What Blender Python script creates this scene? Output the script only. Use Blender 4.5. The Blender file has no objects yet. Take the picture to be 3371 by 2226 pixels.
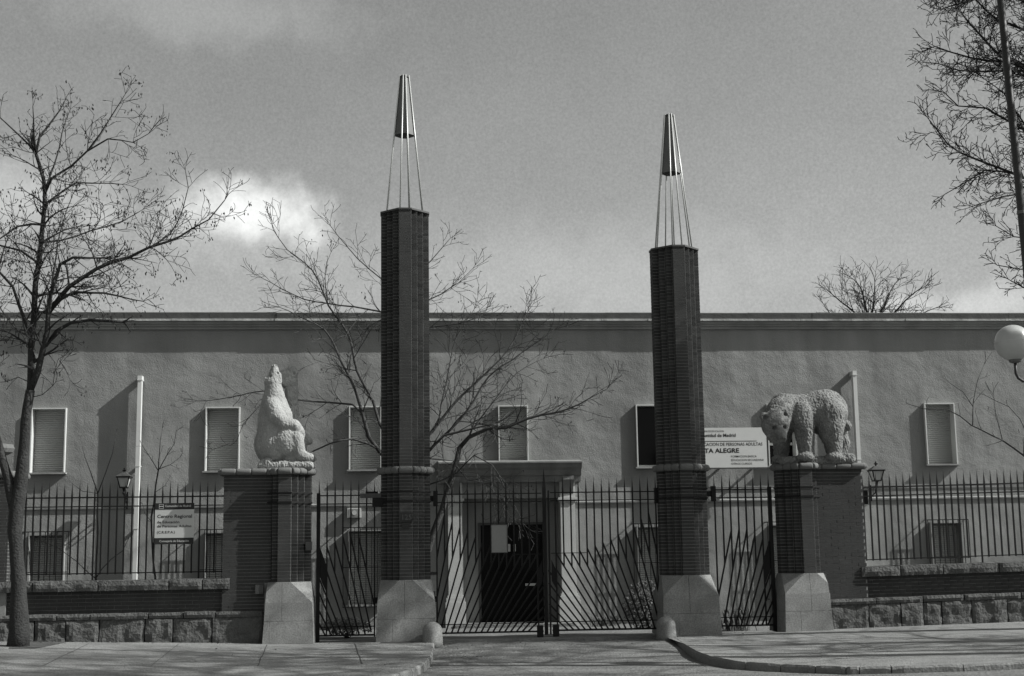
import bpy, bmesh, math, random
from math import sin, cos, pi, radians
from mathutils import Vector, Matrix, noise

# ------------------------------------------------------------------ scene, camera, sky, sun, exposure
S = bpy.context.scene
COL = S.collection
PW, PH = 3371.0, 2226.0
YAW, PITCH, ROLL = radians(5.195), radians(8.811), radians(-0.861)
FPX = PW * 48 / 36
CAM = Vector((0.0, -25.0, 1.56))
_f = Vector((sin(YAW) * cos(PITCH), cos(YAW) * cos(PITCH), sin(PITCH)))
_r = Vector((cos(YAW), -sin(YAW), 0)); _u = _r.cross(_f)
CR = _r * cos(ROLL) + _u * sin(ROLL); CU = -_r * sin(ROLL) + _u * cos(ROLL); CF = _f
cam = bpy.data.objects.new('camera', bpy.data.cameras.new('camera'))
COL.objects.link(cam)
cam.data.lens = 48; cam.data.sensor_width = 36; cam.data.sensor_fit = 'HORIZONTAL'
cam.data.clip_start = 0.1; cam.data.clip_end = 3000
cam.matrix_world = Matrix(((CR.x, CU.x, -CF.x, CAM.x), (CR.y, CU.y, -CF.y, CAM.y), (CR.z, CU.z, -CF.z, CAM.z), (0, 0, 0, 1)))
S.camera = cam

def ray(px, py):
    return CF + CR * ((px - PW / 2) / FPX) - CU * ((py - PH / 2) / FPX)
def U(px, py, Y=0.0):           # a measured point of the photograph at its real depth Y
    d = ray(px, py); return CAM + d * ((Y - CAM.y) / d.y)

SUN_AZ, SUN_EL = radians(76), radians(39)       # from the facade's normal towards the right
SUN = Vector((sin(SUN_AZ) * cos(SUN_EL), -cos(SUN_AZ) * cos(SUN_EL), sin(SUN_EL)))
sun = bpy.data.objects.new('sun', bpy.data.lights.new('sun', 'SUN'))
COL.objects.link(sun)
sun.data.energy = 5.0; sun.data.angle = radians(0.55); sun.data.color = (1.0, 1.0, 0.985)
sun.rotation_euler = (-SUN).to_track_quat('-Z', 'Y').to_euler()

w = bpy.data.worlds.new('World'); S.world = w; w.use_nodes = True
nt = w.node_tree; nt.nodes.clear()
def wn(t, **k):
    n = nt.nodes.new(t)
    for a, b in k.items(): setattr(n, a, b)
    return n
sky = wn('ShaderNodeTexSky', sky_type='NISHITA', sun_disc=False)
sky.sun_elevation = SUN_EL; sky.sun_rotation = math.atan2(SUN.x, SUN.y)
sky.air_density = 1.0; sky.dust_density = 2.2; sky.ozone_density = 1.0
bw = wn('ShaderNodeRGBToBW'); nt.links.new(sky.outputs[0], bw.inputs[0])
tc = wn('ShaderNodeTexCoord')
nk = wn('ShaderNodeTexNoise'); nk.inputs['Scale'].default_value = 26; nk.inputs['Detail'].default_value = 9; nk.inputs['Roughness'].default_value = 0.62
nt.links.new(tc.outputs['Generated'], nk.inputs['Vector'])
nz = wn('ShaderNodeTexNoise'); nz.inputs['Scale'].default_value = 9; nz.inputs['Detail'].default_value = 7; nz.inputs['Roughness'].default_value = 0.6
nt.links.new(tc.outputs['Generated'], nz.inputs['Vector'])
def mth(op, a, b=None, c=None):
    n = wn('ShaderNodeMath', operation=op)
    for i, v in enumerate((a, b, c)):
        if v is None: continue
        if isinstance(v, (int, float)): n.inputs[i].default_value = v
        else: nt.links.new(v, n.inputs[i])
    return n.outputs[0]
def cloud(px, py, rx, rz, gain):
    c = ray(px, py).normalized()
    s = wn('ShaderNodeVectorMath', operation='SUBTRACT'); nt.links.new(tc.outputs['Generated'], s.inputs[0]); s.inputs[1].default_value = c
    m = wn('ShaderNodeVectorMath', operation='MULTIPLY'); nt.links.new(s.outputs[0], m.inputs[0]); m.inputs[1].default_value = (1 / rx, 1 / rx, 1 / rz)
    l = wn('ShaderNodeVectorMath', operation='LENGTH'); nt.links.new(m.outputs[0], l.inputs[0])
    d = mth('ADD', mth('ADD', l.outputs['Value'], mth('MULTIPLY', mth('SUBTRACT', nz.outputs['Fac'], 0.5), .9)), mth('MULTIPLY', mth('SUBTRACT', nk.outputs['Fac'], 0.5), 1.3))
    r = wn('ShaderNodeMapRange', interpolation_type='SMOOTHSTEP'); nt.links.new(d, r.inputs['Value'])
    r.inputs['From Min'].default_value = 1.0; r.inputs['From Max'].default_value = 0.05
    return mth('MULTIPLY', r.outputs[0], gain)
tot = None
for a in ((815, 692, .070, .033, 3.9), (700, 740, .10, .045, 1.2), (640, 30, .16, .035, .8), (2960, 1010, .05, .015, 1.4), (3260, 1000, .04, .018, 1.4), (60, 640, .1, .03, 1.3), (1900, 900, .30, .06, .7), (-1500, 500, .3, .06, 1.5), (5200, 700, .3, .07, 1.5)):
    c = cloud(*a); tot = c if tot is None else mth('ADD', tot, c)
nf = wn('ShaderNodeTexNoise'); nf.inputs['Scale'].default_value = 520; nf.inputs['Detail'].default_value = 2; nf.inputs['Roughness'].default_value = 0.7
nt.links.new(tc.outputs['Generated'], nf.inputs['Vector'])
veil = mth('MULTIPLY', mth('MULTIPLY_ADD', nz.outputs['Fac'], 0.30, 0.85), mth('MULTIPLY_ADD', nf.outputs['Fac'], 0.5, 0.75))
val = mth('ADD', mth('MULTIPLY', bw.outputs[0], veil), tot)
tint = wn('ShaderNodeMixRGB', blend_type='MULTIPLY'); tint.inputs['Fac'].default_value = 1
nt.links.new(val, tint.inputs['Color1']); tint.inputs['Color2'].default_value = (0.985, 1.0, 0.985, 1)
bg = wn('ShaderNodeBackground'); bg.inputs['Strength'].default_value = 0.106
nt.links.new(tint.outputs[0], bg.inputs['Color'])
wo = wn('ShaderNodeOutputWorld'); nt.links.new(bg.outputs[0], wo.inputs['Surface'])
S.view_settings.view_transform = 'Standard'; S.view_settings.look = 'None'
S.view_settings.exposure = 0.36; S.view_settings.gamma = 1.0; S.view_settings.use_curve_mapping = False

# ------------------------------------------------------------------ materials (the place as black and white film sees it)
def mat(name, g, rough=.85, var=.18, scale=4, fine=.10, fscale=60, bump=.15, bscale=40, bdist=.01, island=0.0, metal=0.0, spec=.3, streak=None, low=None):
    m = bpy.data.materials.new(name); m.use_nodes = True
    N, L = m.node_tree.nodes, m.node_tree.links
    b = N['Principled BSDF']; b.inputs['Roughness'].default_value = rough; b.inputs['Metallic'].default_value = metal
    b.inputs['Specular IOR Level'].default_value = spec
    geo = N.new('ShaderNodeNewGeometry')
    def noi(sc, det=6, vec=None):
        n = N.new('ShaderNodeTexNoise'); n.inputs['Scale'].default_value = sc; n.inputs['Detail'].default_value = det
        L.new(vec or geo.outputs['Position'], n.inputs['Vector']); return n.outputs['Fac']
    def mm(op, a, c):
        n = N.new('ShaderNodeMath'); n.operation = op
        for i, v in enumerate((a, c)):
            if isinstance(v, (int, float)): n.inputs[i].default_value = v
            else: L.new(v, n.inputs[i])
        return n.outputs[0]
    f = mm('ADD', mm('MULTIPLY', mm('SUBTRACT', noi(scale), .5), var * 4), 1.0)
    f2 = mm('ADD', mm('MULTIPLY', mm('SUBTRACT', noi(fscale, 3), .5), fine * 5), 1.0)
    f = mm('MULTIPLY', f, f2)
    if island:
        f = mm('MULTIPLY', f, mm('ADD', mm('MULTIPLY', geo.outputs['Random Per Island'], island * 2), 1 - island))
    if streak:
        mp = N.new('ShaderNodeMapping'); L.new(geo.outputs['Position'], mp.inputs['Vector']); mp.inputs['Scale'].default_value = streak[1]
        f = mm('MULTIPLY', f, mm('ADD', mm('MULTIPLY', mm('SUBTRACT', noi(1, 5, mp.outputs[0]), .5), streak[0] * 4), 1.0))
    f = mm('MAXIMUM', f, .12)
    mx = N.new('ShaderNodeVectorMath'); mx.operation = 'SCALE'; mx.inputs[0].default_value = (g * .985, g, g * .975)
    L.new(f, mx.inputs['Scale']); L.new(mx.outputs[0], b.inputs['Base Color'])
    if bump:
        h = noi(bscale, 5)
        if low: h = mm('ADD', h, mm('MULTIPLY', noi(low[0], 4), low[1]))
        bp = N.new('ShaderNodeBump'); bp.inputs['Strength'].default_value = bump; bp.inputs['Distance'].default_value = bdist
        L.new(h, bp.inputs['Height']); L.new(bp.outputs[0], b.inputs['Normal'])
    return m
M = dict(
    plaster=mat('plaster', .222, .92, .15, .8, .2, 70, .7, 55, .013, low=(.9, 10.0), streak=(.17, (1.9, 1, .14))),
    trim=mat('plaster_trim', .25, .9, .14, 2, .10, 70, .4, 40, .008, streak=(.14, (3.5, 1, .5))),
    white=mat('white_painted_metal', .54, .5, .05, 3, .02, 50, .05),
    weathered=mat('weathered_cornice', .34, .9, .3, 3, .1, 50, .5, 25, .02, streak=(.35, (5, 1, 1))),
    flashing=mat('dark_roof_flashing', .10, .8, .25, 3, .1, 40, .4, 20, .01),
    shutter=mat('shutter_slat', .40, .6, .06, 2, .03, 60, .05, island=.05),
    brick=mat('brick', .036, .85, .22, 2.2, .16, 55, .6, 80, .005, island=.34, streak=(.14, (3, 3, .4))),
    mortar=mat('mortar', .20, .95, .15, 5, .1, 60, .4, 80, .004),
    granite=mat('granite', .20, .88, .22, 2.6, .26, 45, .6, 60, .006, streak=(.12, (3, 3, .9))),
    rough=mat('rough_granite', .088, .93, .16, 4, .17, 40, 1.0, 22, .03, island=.12),
    collar=mat('collar_stone', .125, .9, .12, 6, .12, 50, .5, 50, .006, island=.12),
    statue=mat('carved_limestone', .29, .9, .17, 5, .12, 45, .8, 38, .02, streak=(.10, (6, 6, 1.5))),
    iron=mat('black_painted_iron', .008, .6, .2, 5, .05, 50, .1, spec=.2),
    statue2=mat('mottled_limestone', .175, .92, .30, 7, .26, 34, .9, 30, .022, streak=(.16, (7, 7, 3))),
    pilaster=mat('pale_pilaster', .42, .9, .10, 2, .10, 70, .4, 40, .008),
    hood=mat('weathered_hood', .17, .9, .2, 2, .12, 60, .5, 40, .01, streak=(.2, (4, 1, .6))),
    joint=mat('paving_joint', .05, .95, .2, 4, .1, 40, .2),
    zinc=mat('zinc_sheet', .13, .6, .14, 4, .06, 40, .05, metal=.2),
    steel=mat('steel_rod', .48, .4, .05, 4, .02, 40, 0, metal=.35),
    darkmetal=mat('dark_metal', .06, .55, .15, 5, .04, 40, .1),
    pole=mat('grey_pole_paint', .035, .5, .12, 3, .05, 40, .1),
    globe=mat('opal_globe', .42, .22, .06, 3, .02, 40, 0, spec=.5),
    bark=mat('bark', .03, .95, .25, 6, .15, 40, 1.0, 26, .03, streak=(.2, (14, 14, 2))),
    bark2=mat('grey_bark', .05, .9, .2, 6, .12, 40, .7, 30, .02),
    twig=mat('twig', .026, .9, .15, 6, .05, 40, 0),
    pods=mat('dry_seed_pods', .03, .8, .25, 8, .1, 40, 0),
    leaf=mat('dark_leaf', .05, .6, .3, 6, .1, 40, 0, island=.4),
    grass=mat('dry_grass', .13, .8, .3, 6, .1, 40, 0, island=.4),
    paving=mat('pavement', .185, .93, .18, 1.6, .32, 34, 1.0, 42, .02, streak=(.18, (.7, 5.0, 1))),
    asphalt=mat('asphalt', .14, .94, .20, 1.8, .32, 26, 1.0, 26, .03, streak=(.22, (.8, 6.0, 1))),
    kerb=mat('kerb_granite', .17, .92, .16, 4, .16, 40, .9, 24, .02, island=.12),
    soil=mat('soil', .07, .97, .3, 5, .2, 40, .8, 30, .03),
    blackdoor=mat('black_door_paint', .004, .5, .1, 4, .02, 40, .03, spec=.1),
    glass=mat('dark_glass', .004, .12, 0, 4, 0, 40, 0, spec=.13),
    lampglass=mat('lantern_glass', .45, .25, .1, 5, .03, 40, 0),
    board=mat('sign_board', .44, .5, .04, 3, .04, 60, .03),
    greyboard=mat('grey_board', .21, .6, .06, 3, .05, 60, .05),
    print=mat('dark_print', .018, .6, .05, 3, .02, 50, 0),
    lightprint=mat('light_print', .45, .6, .05, 3, .02, 50, 0),
    bronze=mat('dark_bronze', .025, .45, .2, 6, .05, 40, .2, metal=.4),
)

# ------------------------------------------------------------------ helpers
class MB:
    def __init__(s): s.v = []; s.f = []
    def add(s, vs, fs):
        o = len(s.v); s.v += [tuple(v) for v in vs]; s.f += [tuple(i + o for i in f) for f in fs]; return s
    def box(s, x0, x1, y0, y1, z0, z1):
        return s.add([(x0, y0, z0), (x1, y0, z0), (x1, y1, z0), (x0, y1, z0), (x0, y0, z1), (x1, y0, z1), (x1, y1, z1), (x0, y1, z1)],
                     [(0, 3, 2, 1), (4, 5, 6, 7), (0, 1, 5, 4), (1, 2, 6, 5), (2, 3, 7, 6), (3, 0, 4, 7)])
    def tube(s, pts, rad, n=6, cap=True):
        pts = [Vector(p) for p in pts]; k = len(pts)
        if not hasattr(rad, '__len__'): rad = [rad] * k
        ref = None; vs = []
        for i, p in enumerate(pts):
            t = (pts[min(i + 1, k - 1)] - pts[max(i - 1, 0)])
            if t.length < 1e-9: t = Vector((0, 0, 1))
            t.normalize()
            if ref is None: ref = t.orthogonal().normalized()
            ref = (ref - t * ref.dot(t))
            if ref.length < 1e-6: ref = t.orthogonal()
            ref.normalize(); b = t.cross(ref)
            for j in range(n):
                a = 2 * pi * j / n; vs.append(p + (ref * cos(a) + b * sin(a)) * rad[i])
        fs = [(i * n + j, i * n + (j + 1) % n, (i + 1) * n + (j + 1) % n, (i + 1) * n + j) for i in range(k - 1) for j in range(n)]
        if cap: fs += [tuple(range(n))[::-1], tuple((k - 1) * n + j for j in range(n))]
        return s.add(vs, fs)
    def bar(s, a, b, w, d):         # rectangular bar from a to b: width w across in the x-z plane, depth d along y
        a = Vector(a); b = Vector(b); t = (b - a).normalized(); y = Vector((0, 1, 0)); q = t.cross(y).normalized()
        vs = []
        for p in (a, b):
            for sx, sy in ((-1, -1), (1, -1), (1, 1), (-1, 1)): vs.append(p + q * (sx * w / 2) + y * (sy * d / 2))
        return s.add(vs, [(3, 2, 1, 0), (4, 5, 6, 7), (0, 1, 5, 4), (1, 2, 6, 5), (2, 3, 7, 6), (3, 0, 4, 7)])
    def prism(s, poly, z0, z1, top=None):
        n = len(poly); top = top or poly
        return s.add([(x, y, z0) for x, y in poly] + [(x, y, z1) for x, y in top],
                     [tuple(range(n))[::-1], tuple(range(n, 2 * n))] + [(i, (i + 1) % n, n + (i + 1) % n, n + i) for i in range(n)])
    def extr_y(s, poly, y0, y1):    # polygon in x,z extruded along y
        n = len(poly)
        return s.add([(x, y0, z) for x, z in poly] + [(x, y1, z) for x, z in poly],
                     [tuple(range(n)), tuple(range(n, 2 * n))[::-1]] + [(i, n + i, n + (i + 1) % n, (i + 1) % n) for i in range(n)])
    def extr_x(s, prof, x0, x1):    # profile in y,z extruded along x
        n = len(prof)
        return s.add([(x0, y, z) for y, z in prof] + [(x1, y, z) for y, z in prof],
                     [tuple(range(n)), tuple(range(n, 2 * n))[::-1]] + [(i, n + i, n + (i + 1) % n, (i + 1) % n) for i in range(n)])
    def lathe(s, prof, c=(0, 0, 0), n=24):
        k = len(prof); vs = [(c[0] + r * cos(2 * pi * j / n), c[1] + r * sin(2 * pi * j / n), c[2] + z) for r, z in prof for j in range(n)]
        fs = [(i * n + j, i * n + (j + 1) % n, (i + 1) * n + (j + 1) % n, (i + 1) * n + j) for i in range(k - 1) for j in range(n)]
        return s.add(vs, fs + [tuple(range(n))[::-1], tuple((k - 1) * n + j for j in range(n))])
    def mesh(s, name, m, smooth=False, off=(0, 0, 0), fix=True):
        me = bpy.data.meshes.new(name)
        ox, oy, oz = off
        me.from_pydata([(x - ox, y - oy, z - oz) for x, y, z in s.v], [], s.f)
        if fix:
            bm = bmesh.new(); bm.from_mesh(me); bmesh.ops.recalc_face_normals(bm, faces=bm.faces); bm.to_mesh(me); bm.free()
        if smooth: me.polygons.foreach_set('use_smooth', [True] * len(me.polygons))
        me.materials.append(m); me.update(); return me
    def build(s, name, m, parent=None, smooth=False, fix=True):
        off = world_loc(parent) if parent else Vector((0, 0, 0))
        return link(name, s.mesh(name, m, smooth, off, fix), parent)
LOC = {}
def world_loc(o):
    v = Vector((0, 0, 0))
    while o: v = v + Vector(o.location); o = o.parent
    return v
def link(name, me, parent=None, loc=(0, 0, 0)):
    o = bpy.data.objects.new(name, me); COL.objects.link(o); o.location = loc
    if parent: o.parent = parent
    return o
def tag(o, label, cat, group=None):
    o['label'] = label; o['category'] = cat
    if group: o['group'] = group
    return o
def thing(name, label, cat, loc=(0, 0, 0), group=None):
    return tag(link(name, None, None, loc), label, cat, group)
def struct(o): o['kind'] = 'structure'; return o
def stuff(o): o['kind'] = 'stuff'; return o
def nse(x, y, z, s=1.0): return noise.noise(Vector((x, y, z)) * s)

def rockblock(x0, x1, y0, y1, z0, z1, m, name, parent, seed=0, amp=.02, res=.07, tilt=0.0, top=True):
    """a rough hewn stone: a box cut into a fine grid, its faces pushed in and out"""
    nx, ny, nz_ = max(2, int((x1 - x0) / res)), max(2, int((y1 - y0) / res / 1.5)), max(2, int((z1 - z0) / res))
    bm = bmesh.new(); bmesh.ops.create_cube(bm, size=1)
    V = {}
    bm.clear()
    def vert(i, j, k):
        if (i, j, k) in V: return V[i, j, k]
        x = x0 + (x1 - x0) * i / nx; y = y0 + (y1 - y0) * j / ny; z = z0 + (z1 - z0) * k / nz_
        ex = min(i, nx - i) == 0; ez = min(k, nz_ - k) == 0; ey = min(j, ny - j) == 0
        p = Vector((x, y, z)); a = noise.noise(p * 4.5 + Vector((seed, 0, 0))) + .6 * noise.noise(p * 11 + Vector((0, seed, 0)))
        if j == 0: p.y += amp * (a * 1.1) + (.012 if (ex or ez) else -.006)
        if k == nz_ and j < ny and top: p.z += amp * .35 * a
        if ex: p.x += (.006 if i == 0 else -.006) + amp * .15 * a
        p.z += tilt * (x - 7.5)
        V[i, j, k] = bm.verts.new(p); return V[i, j, k]
    for i in range(nx):
        for k in range(nz_):
            bm.faces.new((vert(i, 0, k), vert(i + 1, 0, k), vert(i + 1, 0, k + 1), vert(i, 0, k + 1)))
            bm.faces.new((vert(i, ny, k), vert(i, ny, k + 1), vert(i + 1, ny, k + 1), vert(i + 1, ny, k)))
    for i in range(nx):
        for j in range(ny):
            bm.faces.new((vert(i, j, nz_), vert(i + 1, j, nz_), vert(i + 1, j + 1, nz_), vert(i, j + 1, nz_)))
            bm.faces.new((vert(i, j, 0), vert(i, j + 1, 0), vert(i + 1, j + 1, 0), vert(i + 1, j, 0)))
    for j in range(ny):
        for k in range(nz_):
            bm.faces.new((vert(0, j, k), vert(0, j, k + 1), vert(0, j + 1, k + 1), vert(0, j + 1, k)))
            bm.faces.new((vert(nx, j, k), vert(nx, j + 1, k), vert(nx, j + 1, k + 1), vert(nx, j, k + 1)))
    off = world_loc(parent)
    for v in bm.verts: v.co -= off
    me = bpy.data.meshes.new(name); bm.to_mesh(me); bm.free(); me.materials.append(m)
    return link(name, me, parent)

_bk = {}
def brick_mesh(sx, sy, sz):
    k = (round(sx, 4), round(sy, 4), round(sz, 4))
    if k not in _bk:
        c = .007 if abs(sy - ST) < .001 else .0015; mb = MB().prism([(-sx / 2, sy / 2), (-sx / 2, -sy / 2 + c), (-sx / 2 + c, -sy / 2), (sx / 2 - c, -sy / 2), (sx / 2, -sy / 2 + c), (sx / 2, sy / 2)], -sz / 2, sz / 2); _bk[k] = mb.mesh('brick', M['brick'])
    return _bk[k]
def lay_bricks(parent, single, rest, tilt=0.0):
    """single: bricks that get an object each, rest: bricks joined into one part; each (cx,cy,cz,sx,sy,sz)"""
    o = world_loc(parent)
    for (cx, cy, cz, sx, sy, sz) in single:
        link('brick', brick_mesh(sx, sy, sz), parent, (cx - o.x, cy - o.y, cz + tilt * (cx - 7.5) - o.z))
    if rest:
        mb = MB()
        for (cx, cy, cz, sx, sy, sz) in rest:
            t = tilt * (cx - 7.5); c = .007 if abs(sy - ST) < .001 else .0015; mb.prism([(cx - sx / 2, cy + sy / 2), (cx - sx / 2, cy - sy / 2 + c), (cx - sx / 2 + c, cy - sy / 2), (cx + sx / 2 - c, cy - sy / 2), (cx + sx / 2, cy - sy / 2 + c), (cx + sx / 2, cy + sy / 2)], cz - sz / 2 + t, cz + sz / 2 + t)
        stuff(mb.build('brickwork', M['brick'], parent, fix=True))

# ------------------------------------------------------------------ ground
rnd = random.Random(5)
def smooth(a, b, x):
    t = min(1, max(0, (x - a) / (b - a))); return t * t * (3 - 2 * t)
def rise(x): return .019 * max(0, min(x, 30) - 5.6) + .027 * max(0, -1.9 - max(x, -30))
def z_side(x, y): return rise(x) + .012 * max(-7, min(0, y + .4))
def z_street(x, y):
    z = rise(x) - .17
    inn = smooth(.4, 1.1, x) * (1 - smooth(4.9, 5.6, x)) * smooth(-3.8, -.6, y)
    z = z * (1 - inn) + (-.055) * inn
    if y > -.6: k = smooth(-.6, .3, y); z = z * (1 - k) + (-.05) * k
    return z
def axis(lo, hi, step):
    a = [-900, -300, -120, -60, -35, -20]; a = [v for v in a if v < lo - 2]
    n = int((hi - lo) / step); a += [lo + (hi - lo) * i / n for i in range(n + 1)]
    return a + [v for v in (22, 35, 60, 120, 300, 900) if v > hi + 2]
gx, gy = axis(-14, 18, .4), axis(-16, 7, .35)
mb = MB(); mb.v = [(x, y, z_street(x, y) + .008 * nse(x, y, 0, 1.3)) for y in gy for x in gx]
n = len(gx); mb.f = [(j * n + i, j * n + i + 1, (j + 1) * n + i + 1, (j + 1) * n + i) for j in range(len(gy) - 1) for i in range(n - 1)]
struct(mb.build('street', M['asphalt'], smooth=True, fix=False))

def on_ground(px, py, dz=0.0):   # where the sight line meets the pavement
    d = ray(px, py); t = 20.0
    for _ in range(12):
        p = CAM + d * t; t += (z_side(p.x, p.y) + dz - p.z) / d.z
    return CAM + d * t
def sidewalk(name, outline, kerb_name, kerb_n, y_back):
    """outline: kerb line (list of x,y) seen from the street; the sheet runs from there back to the wall"""
    # resample
    pts = [Vector((a, b)) for a, b in outline]
    L = [0]
    for i in range(len(pts) - 1): L.append(L[-1] + (pts[i + 1] - pts[i]).length)
    def at(s):
        for i in range(len(pts) - 1):
            if s <= L[i + 1] + 1e-9: return pts[i].lerp(pts[i + 1], (s - L[i]) / max(1e-9, L[i + 1] - L[i]))
        return pts[-1]
    return pts, L, at
# right pavement: kerb curves from the bollard towards the street and runs off to the right
kr = [on_ground(*p) for p in ((2212, 2093), (2236, 2112), (2268, 2132), (2300, 2149), (2345, 2163), (2420, 2177), (2520, 2185), (2640, 2191), (2800, 2197), (2980, 2194), (3180, 2188), (3371, 2180))]
kr = [(p.x, p.y) for p in kr]; kr += [(kr[-1][0] + 6, kr[-1][1] - .6), (60, kr[-1][1] - 4)]
kl = [on_ground(*p) for p in ((1432, 2108), (1428, 2126), (1424, 2150), (1412, 2170), (1392, 2188), (1350, 2206), (1285, 2226), (1180, 2248))]
kl = [(p.x, p.y) for p in kl]; kl += [(kl[-1][0] - 2.2, kl[-1][1] - .55), (-16, kl[-1][1] - .9), (-60, kl[-1][1] - .9)]
def pave(name, line, kerbs, back=-.3, kw=.14):
    pts = [Vector(p) for p in line]
    # inner line offset by kerb width
    inner = []
    for i, p in enumerate(pts):
        t = (pts[min(i + 1, len(pts) - 1)] - pts[max(i - 1, 0)]).normalized()
        nrm = Vector((-t.y, t.x))
        if nrm.y < 0: nrm = -nrm
        if name == 'pavement_left' and i < 4: nrm = Vector((-abs(nrm.x), nrm.y))
        if name == 'pavement_right' and i < 6: nrm = Vector((abs(nrm.x), abs(nrm.y))).normalized()
        inner.append(p + nrm * kw)
    mb = MB(); cols = []
    fine = []
    for i in range(len(inner) - 1):
        k = max(1, int((inner[i + 1] - inner[i]).length / .5)); k = min(k, 40)
        fine += [inner[i].lerp(inner[i + 1], q / k) for q in range(k)]
    fine.append(inner[-1])
    R_ = 12
    for p in fine:
        for q in range(R_ + 1):
            y = p.y + (back - p.y) * q / R_; cols.append((p.x, y, z_side(p.x, y) + .004 * nse(p.x, y, 3, 2)))
    mb.v = cols; mb.f = [(i * (R_ + 1) + q, (i + 1) * (R_ + 1) + q, (i + 1) * (R_ + 1) + q + 1, i * (R_ + 1) + q + 1) for i in range(len(fine) - 1) for q in range(R_)]
    o = struct(mb.build(name, M['paving'], fix=True))
    me = o.data
    if me.polygons[0].normal.z < 0: me.flip_normals()
    # kerb stones
    D = [0]
    for i in range(len(pts) - 1): D.append(D[-1] + (pts[i + 1] - pts[i]).length)
    def at(arr, s):
        for i in range(len(pts) - 1):
            if s <= D[i + 1] + 1e-9: return arr[i].lerp(arr[i + 1], (s - D[i]) / max(1e-9, D[i + 1] - D[i]))
        return arr[-1]
    s = 0.0; q = 0
    while s < D[-3] + 7 and q < 60:
        ln = kerbs[q % len(kerbs)]; a, b = s + .006, s + ln - .008; nn = 6
        vs = []; fs = []
        for i in range(nn + 1):
            t = a + (b - a) * i / nn; o_ = at(pts, t); i_ = at(inner, t)
            wob = .012 * nse(o_.x, o_.y, q, 5); chip = .018 if i in (0, nn) else 0
            zt = z_side(o_.x, o_.y) + .006; zb = z_street(o_.x, o_.y) - .12
            dirn = (i_ - o_).normalized()
            f0 = o_ + dirn * (wob * .6)
            f1 = o_ + dirn * (.02 + wob)
            vs += [(f0.x, f0.y, zb), (f0.x, f0.y, zt - .03 - chip), (f1.x, f1.y, zt - chip * .5), (i_.x, i_.y, z_side(i_.x, i_.y) + .003), (i_.x, i_.y, zb)]
        for i in range(nn):
            for k in range(5): fs.append((i * 5 + k, i * 5 + (k + 1) % 5, (i + 1) * 5 + (k + 1) % 5, (i + 1) * 5 + k))
        fs += [(0, 1, 2, 3, 4)[::-1], tuple(nn * 5 + k for k in range(5))]
        MB().add(vs, fs).build('kerb_stone', M['kerb'], o)
        s += ln; q += 1
    return o
pave('pavement_left', kl, (.55, .48, .5, .62, .95, 1.0, 1.05))
pave('pavement_right', kr, (.6, .52, .45, .18, .42, .95, 1.0, 1.05))
def joints(par, lines):
    for (xa, ya, xb, yb) in lines:
        n_ = 14; mb = MB(); d = Vector((xb - xa, yb - ya)).normalized(); q = Vector((-d.y, d.x)) * .006; vs = []
        for i in range(n_ + 1):
            x = xa + (xb - xa) * i / n_; y = ya + (yb - ya) * i / n_; wv = .012 * nse(x, y, 9, 1.5)
            for s_ in (-1, 1): vs.append((x + q.x * s_ + wv * d.y, y + q.y * s_ + wv * d.x, z_side(x, y) + .0065))
        mb.add(vs, [(2 * i, 2 * i + 2, 2 * i + 3, 2 * i + 1) for i in range(n_)]).build('paving_joint', M['joint'], par)
joints(bpy.data.objects['pavement_right'], [(x, -.55, x + .25, min(-1.2, -4.4 + .25 * (x - 9))) for x in (7.2, 8.7, 10.2, 11.7, 13.2)] + [(6.3, -1.5, 14, -1.55), (6.9, -2.7, 14, -2.8)])
joints(bpy.data.objects['pavement_left'], [(x, -.7, x + .2, -4.6) for x in (-6.6, -5.1, -3.6, -2.1, -.6)] + [(-8, -1.9, .7, -1.85), (-8, -3.3, .4, -3.25)])
a = on_ground(150, 2122)
def patch(poly, dz):
    m_ = MB(); m_.add([(x, y, z_side(x, y) + dz) for x, y in poly], [tuple(range(len(poly)))]); return m_
q = [on_ground(*p) for p in ((28, 2137), (118, 2136), (245, 2110), (100, 2111), (40, 2118))]
struct(patch([(p.x, p.y) for p in q], .006).build('tree_pit', M['soil']))
q = [on_ground(*p) for p in ((1248, 2119), (1362, 2118), (1368, 2112.5), (1258, 2113))]
cv = patch([(p.x, p.y) for p in q], .005); p = q[0]
tag(cv.build('utility_cover', M['darkmetal']), 'dark utility cover set in the pavement before the taller pillar', 'utility cover')
r_ = random.Random(12); mb = MB()
for k in range(420):
    if k % 3 == 0: x, y = r_.uniform(.95, 5.2), -.25 - abs(r_.gauss(0, .5))
    elif k % 3 == 1: x, y = r_.uniform(-7, 12), r_.uniform(-5, -.5)
    else: x = r_.uniform(.9, 1.5) if r_.random() < .5 else r_.uniform(-7, -2.4); y = r_.uniform(-3.2, -.6) if x > 0 else -.40 - abs(r_.gauss(0, .12))
    side = x < .8 or x > 5.7
    z = (z_side(x, y) if side else z_street(x, y)) + .012; a_ = r_.random() * 6.3; L_ = r_.uniform(.02, .05)
    d = Vector((cos(a_), sin(a_), r_.uniform(-.2, .3))) * L_; q_ = Vector((-sin(a_), cos(a_), r_.uniform(0, .5))) * L_ * .4; p = Vector((x, y, z))
    mb.add([p, p + d * .5 + q_, p + d, p + d * .5 - q_], [(0, 1, 2, 3)])
stuff(tag(mb.build('fallen_leaves', M['grass'], None, fix=False), 'dry leaves and grit scattered over the pavement and driveway', 'leaves'))
# threshold slab under the gate line
struct(MB().box(.83, 4.9, -.16, .30, -.2, -.012).build('gate_threshold', M['kerb']))

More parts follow.
